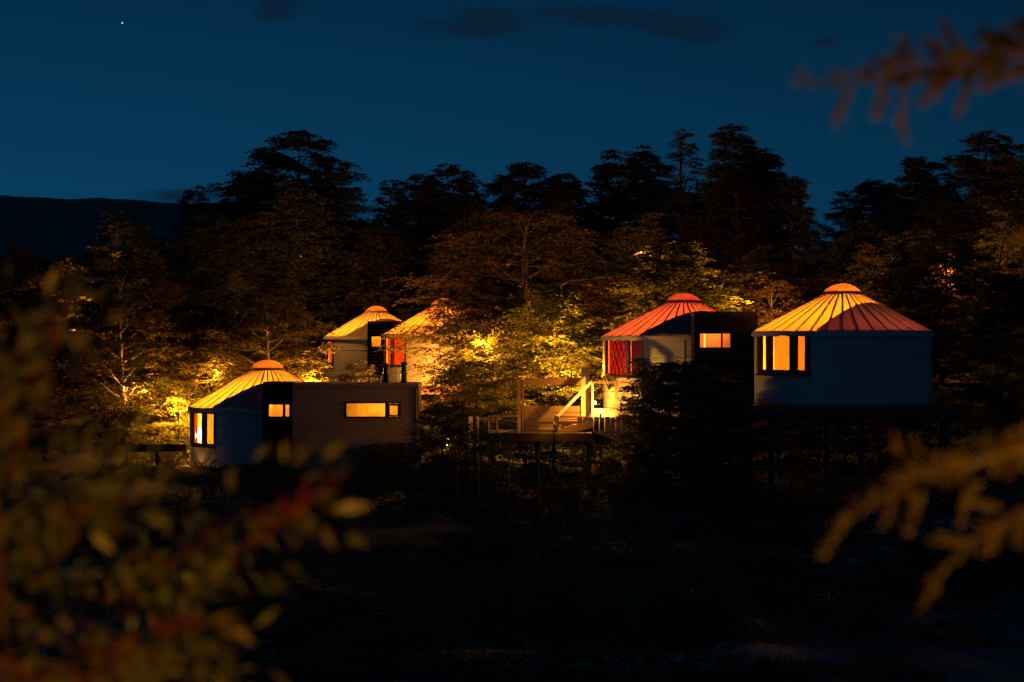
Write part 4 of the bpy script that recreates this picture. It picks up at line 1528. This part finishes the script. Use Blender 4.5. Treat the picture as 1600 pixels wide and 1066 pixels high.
# ------------------------------------------------------------------ foreground shrub (out of focus)
def big_leaf_mesh(name, mat):
    v, f = [], []
    n = 6
    for i in range(n + 1):
        t = i / n
        w = .5 * math.sin(PI * (t ** .8)) * .30 if 0 < t < 1 else 0
        z = -.16 * t * t
        v += [(t, -w, z + .25 * w), (t, 0, z), (t, w, z + .25 * w)]
    for i in range(n):
        a = 3 * i
        f += [(a, a + 3, a + 4, a + 1), (a + 1, a + 4, a + 5, a + 2)]
    me = bpy.data.meshes.new(name)
    me.from_pydata(v, [], f)
    me.validate()
    me.polygons.foreach_set("use_smooth", [True] * len(me.polygons))
    me.materials.append(mat)
    return me


lm = big_leaf_mesh("leaf", M['fleaf'])
rng = random.Random(21)
sroot = Vector((-1.25, 3.3, ground(-1.25, 3.3)))
shrub = empty("shrub", sroot, 0, "out of focus leafy shrub with red stems filling the lower left foreground", "shrub")
stems = [
    [(-60, 1010), (150, 975), (290, 925), (400, 845), (475, 785), (545, 735)],
    [(-60, 900), (10, 760), (50, 620), (75, 540), (120, 455)],
    [(-60, 1000), (60, 900), (130, 800), (170, 725)],
    [(0, 1110), (150, 1025), (260, 985), (340, 965)],
    [(-70, 760), (-10, 640), (40, 520)],
    [(60, 1120), (180, 960), (270, 880), (360, 820), (430, 800)],
    [(-20, 1110), (30, 950), (60, 850), (80, 760)],
    [(100, 1130), (230, 1060), (310, 1030)],
    [(-60, 860), (40, 810), (120, 790), (200, 780)],
    [(-20, 1090), (0, 900), (-15, 700), (0, 590)],
    [(-60, 960), (60, 1000), (190, 910), (250, 880)],
    [(-60, 1080), (90, 1065), (180, 1040), (240, 1010)],
]
leaf_n = 0
for si_, st_ in enumerate(stems):
    dep = 2.9 + 1.1 * rng.random()
    pts = [Vector((sroot.x + .06 * si_ - .3, 3.2 + .06 * si_, sroot.z + .02))]
    first = P(st_[0][0], st_[0][1], dep)
    pts.append(pts[0].lerp(first, .6) + Vector((-.1, 0, 0)))
    pts += [P(a, b_, dep + .12 * math.sin(i * 1.3 + si_)) for i, (a, b_) in enumerate(st_)]
    # smooth by catmull-rom
    sm_ = []
    for i in range(len(pts) - 1):
        p0 = pts[max(i - 1, 0)]; p1 = pts[i]; p2 = pts[i + 1]; p3 = pts[min(i + 2, len(pts) - 1)]
        for u in np.linspace(0, 1, 7)[:-1]:
            u = float(u)
            sm_.append(.5 * ((2 * p1) + (-p0 + p2) * u + (2 * p0 - 5 * p1 + 4 * p2 - p3) * u * u + (-p0 + 3 * p1 - 3 * p2 + p3) * u ** 3))
    sm_.append(pts[-1])
    q = MB()
    q.tube([p - sroot for p in sm_], [.0045 * (1 - .7 * i / len(sm_)) + .0013 for i in range(len(sm_))], 6)
    q.build("stem", M['fstem'], shrub, smooth=True)
    # leaves: 24 singly, the rest of the stem's small leaves joined
    vis = [i for i in range(6, len(sm_) - 1) if -40 < 800 + sm_[i].x / sm_[i].y * F < 640 and HOR - sm_[i].z / sm_[i].y * F < 1090]
    Cc, Dd, Ll = [], [], []
    tot_l = 24 + 48
    for k in range(tot_l):
        i = vis[min(len(vis) - 1, int(len(vis) * rng.random()))]
        seg_ = sm_[i + 1] - sm_[i]
        p = sm_[i].lerp(sm_[i + 1], rng.random())
        t = seg_.normalized()
        side_ = Matrix.Rotation(rng.uniform(0, 6.28), 3, t) @ t.orthogonal().normalized()
        dirv = (t * rng.uniform(.2, 1.0) + side_ * rng.uniform(.6, 1.0) + Vector((0, 0, rng.uniform(-.5, .25)))).normalized()
        if k < 24:
            L_ = rng.uniform(.06, .095)
            o = link("leaf", lm, shrub, loc=p - sroot)
            o.rotation_mode = 'QUATERNION'
            o.rotation_quaternion = dirv.to_track_quat('X', 'Z') @ Matrix.Rotation(rng.uniform(-1.2, 1.2), 3, 'X').to_quaternion()
            o.scale = (L_, L_, L_)
        else:
            # little side twig with small leaves
            tw = dirv * rng.uniform(.03, .16)
            Cc.append(tuple(p + tw - sroot)); Ll.append(rng.uniform(.03, .062))
            Dd.append(tuple((dirv + Vector((rng.gauss(0, .5), rng.gauss(0, .5), rng.gauss(0, .5)))).normalized()))
    Cc = np.array(Cc); Dd = np.array(Dd); Ll = np.array(Ll)
    rs_ = np.random.RandomState(si_)
    fo = link("foliage", quads_mesh("foliage", leaf_quads(Cc, Dd, rs_.normal(0, 1, (len(Cc), 3)), Ll, Ll * .32), M['fleaf']), shrub)
    fo["kind"] = "stuff"
    if si_ in (0, 3, 5, 10, 1):
        rc, rd = [], []
        for k in range(70):
            i = vis[min(len(vis) - 1, int(len(vis) * (.25 + .7 * rng.random())))]
            p = sm_[i].lerp(sm_[i + 1], rng.random())
            rc.append(tuple(p + Vector((rng.gauss(0, .007), rng.gauss(0, .007), rng.gauss(0, .007))) - sroot))
            rd.append(tuple(((sm_[i + 1] - sm_[i]).normalized() + Vector((rng.gauss(0, .6), rng.gauss(0, .6), rng.gauss(0, .6)))).normalized()))
        rc = np.array(rc); rd = np.array(rd)
        fo = link("red_shoots", quads_mesh("red_shoots", leaf_quads(rc, rd, rs_.normal(0, 1, (70, 3)), rs_.uniform(.012, .026, 70), rs_.uniform(.006, .010, 70)), M['redleaf']), shrub)
        fo["kind"] = "stuff"
    # growing tip
    for k in range(3):
        o = link("leaf", lm, shrub, loc=sm_[-1] - sroot)
        o.rotation_mode = 'QUATERNION'
        tdir = (sm_[-1] - sm_[-2]).normalized() + Vector((rng.uniform(-.5, .5), rng.uniform(-.5, .5), rng.uniform(-.4, .4)))
        o.rotation_quaternion = tdir.to_track_quat('X', 'Z')
        L_ = rng.uniform(.05, .075)
        o.scale = (L_, L_, L_)


# ------------------------------------------------------------------ foreground tree with leafy branches (out of focus)
def twig_mesh(seed, L=.075):
    rs = np.random.RandomState(seed)
    n = 44
    s = np.linspace(.02, 1, n)
    bend = rs.uniform(-.25, .25)
    pos = np.stack([s * L, bend * L * s ** 2, -.1 * L * s ** 2], 1)
    az = np.where(np.arange(n) % 2 == 0, 1, -1) * rs.uniform(.4, 1.1, n)
    roll = rs.uniform(0, 6.28, n)
    d = np.stack([np.cos(az), np.sin(az) * np.cos(roll), np.sin(az) * np.sin(roll)], 1)
    nn = rs.normal(0, 1, (n, 3))
    lv = leaf_quads(pos, d, nn, rs.uniform(.014, .024, n), rs.uniform(.009, .014, n))
    return quads_mesh("leafy_twig", lv, M['twigleaf'])


tmesh = [twig_mesh(s_) for s_ in range(5)]
tx, ty_ = 1.55, 3.25
tg = ground(tx, ty_)
ft = empty("beech_tree", (tx, ty_, tg), 0, "out of focus beech reaching leafy branches in from the right foreground", "tree")
q = MB(); q.tube([(0, 0, -.1), (.02, 0, .8), (-.02, .03, 1.7), (.03, .02, 2.6), (.0, .0, 3.6)], [.085, .07, .06, .045, .02], 10)
q.build("trunk", M['bark'], ft, smooth=True)
branches = [
    ([(2250, 60), (1800, 50), (1600, 82), (1490, 96), (1390, 112), (1330, 124), (1262, 128)], 3.1, 46, [8, 30, 48, 44, 26, 8], [((1412, 130), (1410, 205)), ((1330, 130), (1312, 172)), ((1530, 110), (1497, 165)), ((1385, 120), (1375, 165)), ((1475, 110), (1450, 150))]),
    ([(2250, 480), (1800, 620), (1640, 690), (1530, 722), (1430, 745), (1360, 782), (1315, 812)], 2.9, 30, [8, 30, 30, 26, 22, 8], [((1328, 806), (1300, 850)), ((1420, 745), (1400, 705)), ((1450, 745), (1437, 705)), ((1400, 765), (1392, 795)), ((1440, 770), (1424, 810))]),
    ([(2250, 500), (1800, 680), (1680, 760), (1600, 810), (1540, 838), (1490, 868), (1462, 912), (1446, 938)], 3.0, 30, [8, 28, 30, 30, 22, 8, 6], [((1520, 845), (1475, 845)), ((1500, 825), (1510, 780)), ((1580, 800), (1545, 790))]),
    ([(2250, 250), (1900, 300), (1700, 345), (1600, 372)], 3.1, 14, [6, 12, 14], []),
]
rng = random.Random(8)
for bi, (pts, dep, nt_, thick, fingers) in enumerate(branches):
    P3 = [P(a, b_, dep + .05 * math.sin(i + bi)) - ft.location for i, (a, b_) in enumerate(pts)]
    base_pt = Vector((0, 0, min(3.3, max(.5, P3[0].z + .1))))
    P3[0] = base_pt
    q = MB(); q.tube(P3, [.007 * (1 - i / (len(P3) - 1)) ** 1.5 + .001 for i in range(len(P3))], 6)
    br_ = q.build("branch", M['bark'], ft, smooth=True)
    def put_twig(p, dirv, sc):
        o = link("leafy_twig", tmesh[rng.randrange(5)], br_, loc=p)
        o.rotation_mode = 'QUATERNION'
        o.rotation_quaternion = dirv.to_track_quat('X', 'Z') @ Matrix.Rotation(rng.uniform(0, 6.28), 3, 'X').to_quaternion()
        o.scale = (sc, sc, sc)
    for i in range(1, len(P3) - 1):
        a, b_ = P3[i], P3[i + 1]
        th = thick[min(i, len(thick) - 1)] / 1040.0
        th2 = thick[min(i + 1, len(thick) - 1)] / 1040.0
        inview = 800 + (b_.x + tx) / (b_.y + ty_) * F < 1680
        n = max(5, int((b_ - a).length / (.0045 if inview else .03)))
        for k in range(n):
            u = rng.random()
            p = a.lerp(b_, u)
            tt_ = th + (th2 - th) * u
            sgn = 1 if rng.random() < .55 else -1
            dirv = (b_ - a).normalized() * rng.uniform(.4, 1.2) + Vector((0, rng.uniform(-.6, .6), sgn * rng.uniform(.1, 1.0)))
            put_twig(p + Vector((0, 0, sgn * tt_ * .25 * rng.random())), dirv, max(.35, min(1.1, tt_ / .045)) * rng.uniform(.45, .85))
    put_twig(P3[-1], (P3[-1] - P3[-2]).normalized(), .3)
    for (f0, f1) in fingers:
        A_, B_ = P(f0[0], f0[1], dep) - ft.location, P(f1[0], f1[1], dep) - ft.location
        d_ = B_ - A_
        q = MB(); q.tube([A_, A_.lerp(B_, .5), B_], [.003, .002, .001], 5); q.build("side_shoot", M['bark'], br_)
        for k in range(5):
            put_twig(A_.lerp(B_, k / 5.0), d_ + Vector((rng.uniform(-.2, .2), rng.uniform(-.2, .2), 0)) * d_.length, .35 + .1 * rng.random())

tot = 0
seen = set()
for o in scene.objects:
    if o.type == 'MESH' and o.data.name not in seen:
        seen.add(o.data.name)
        tot += sum(len(p.vertices) - 2 for p in o.data.polygons) if len(o.data.polygons) < 2000 else len(o.data.polygons) * 2
print("TRIS", tot, "objects", len(scene.objects), "fill trees", cnt)
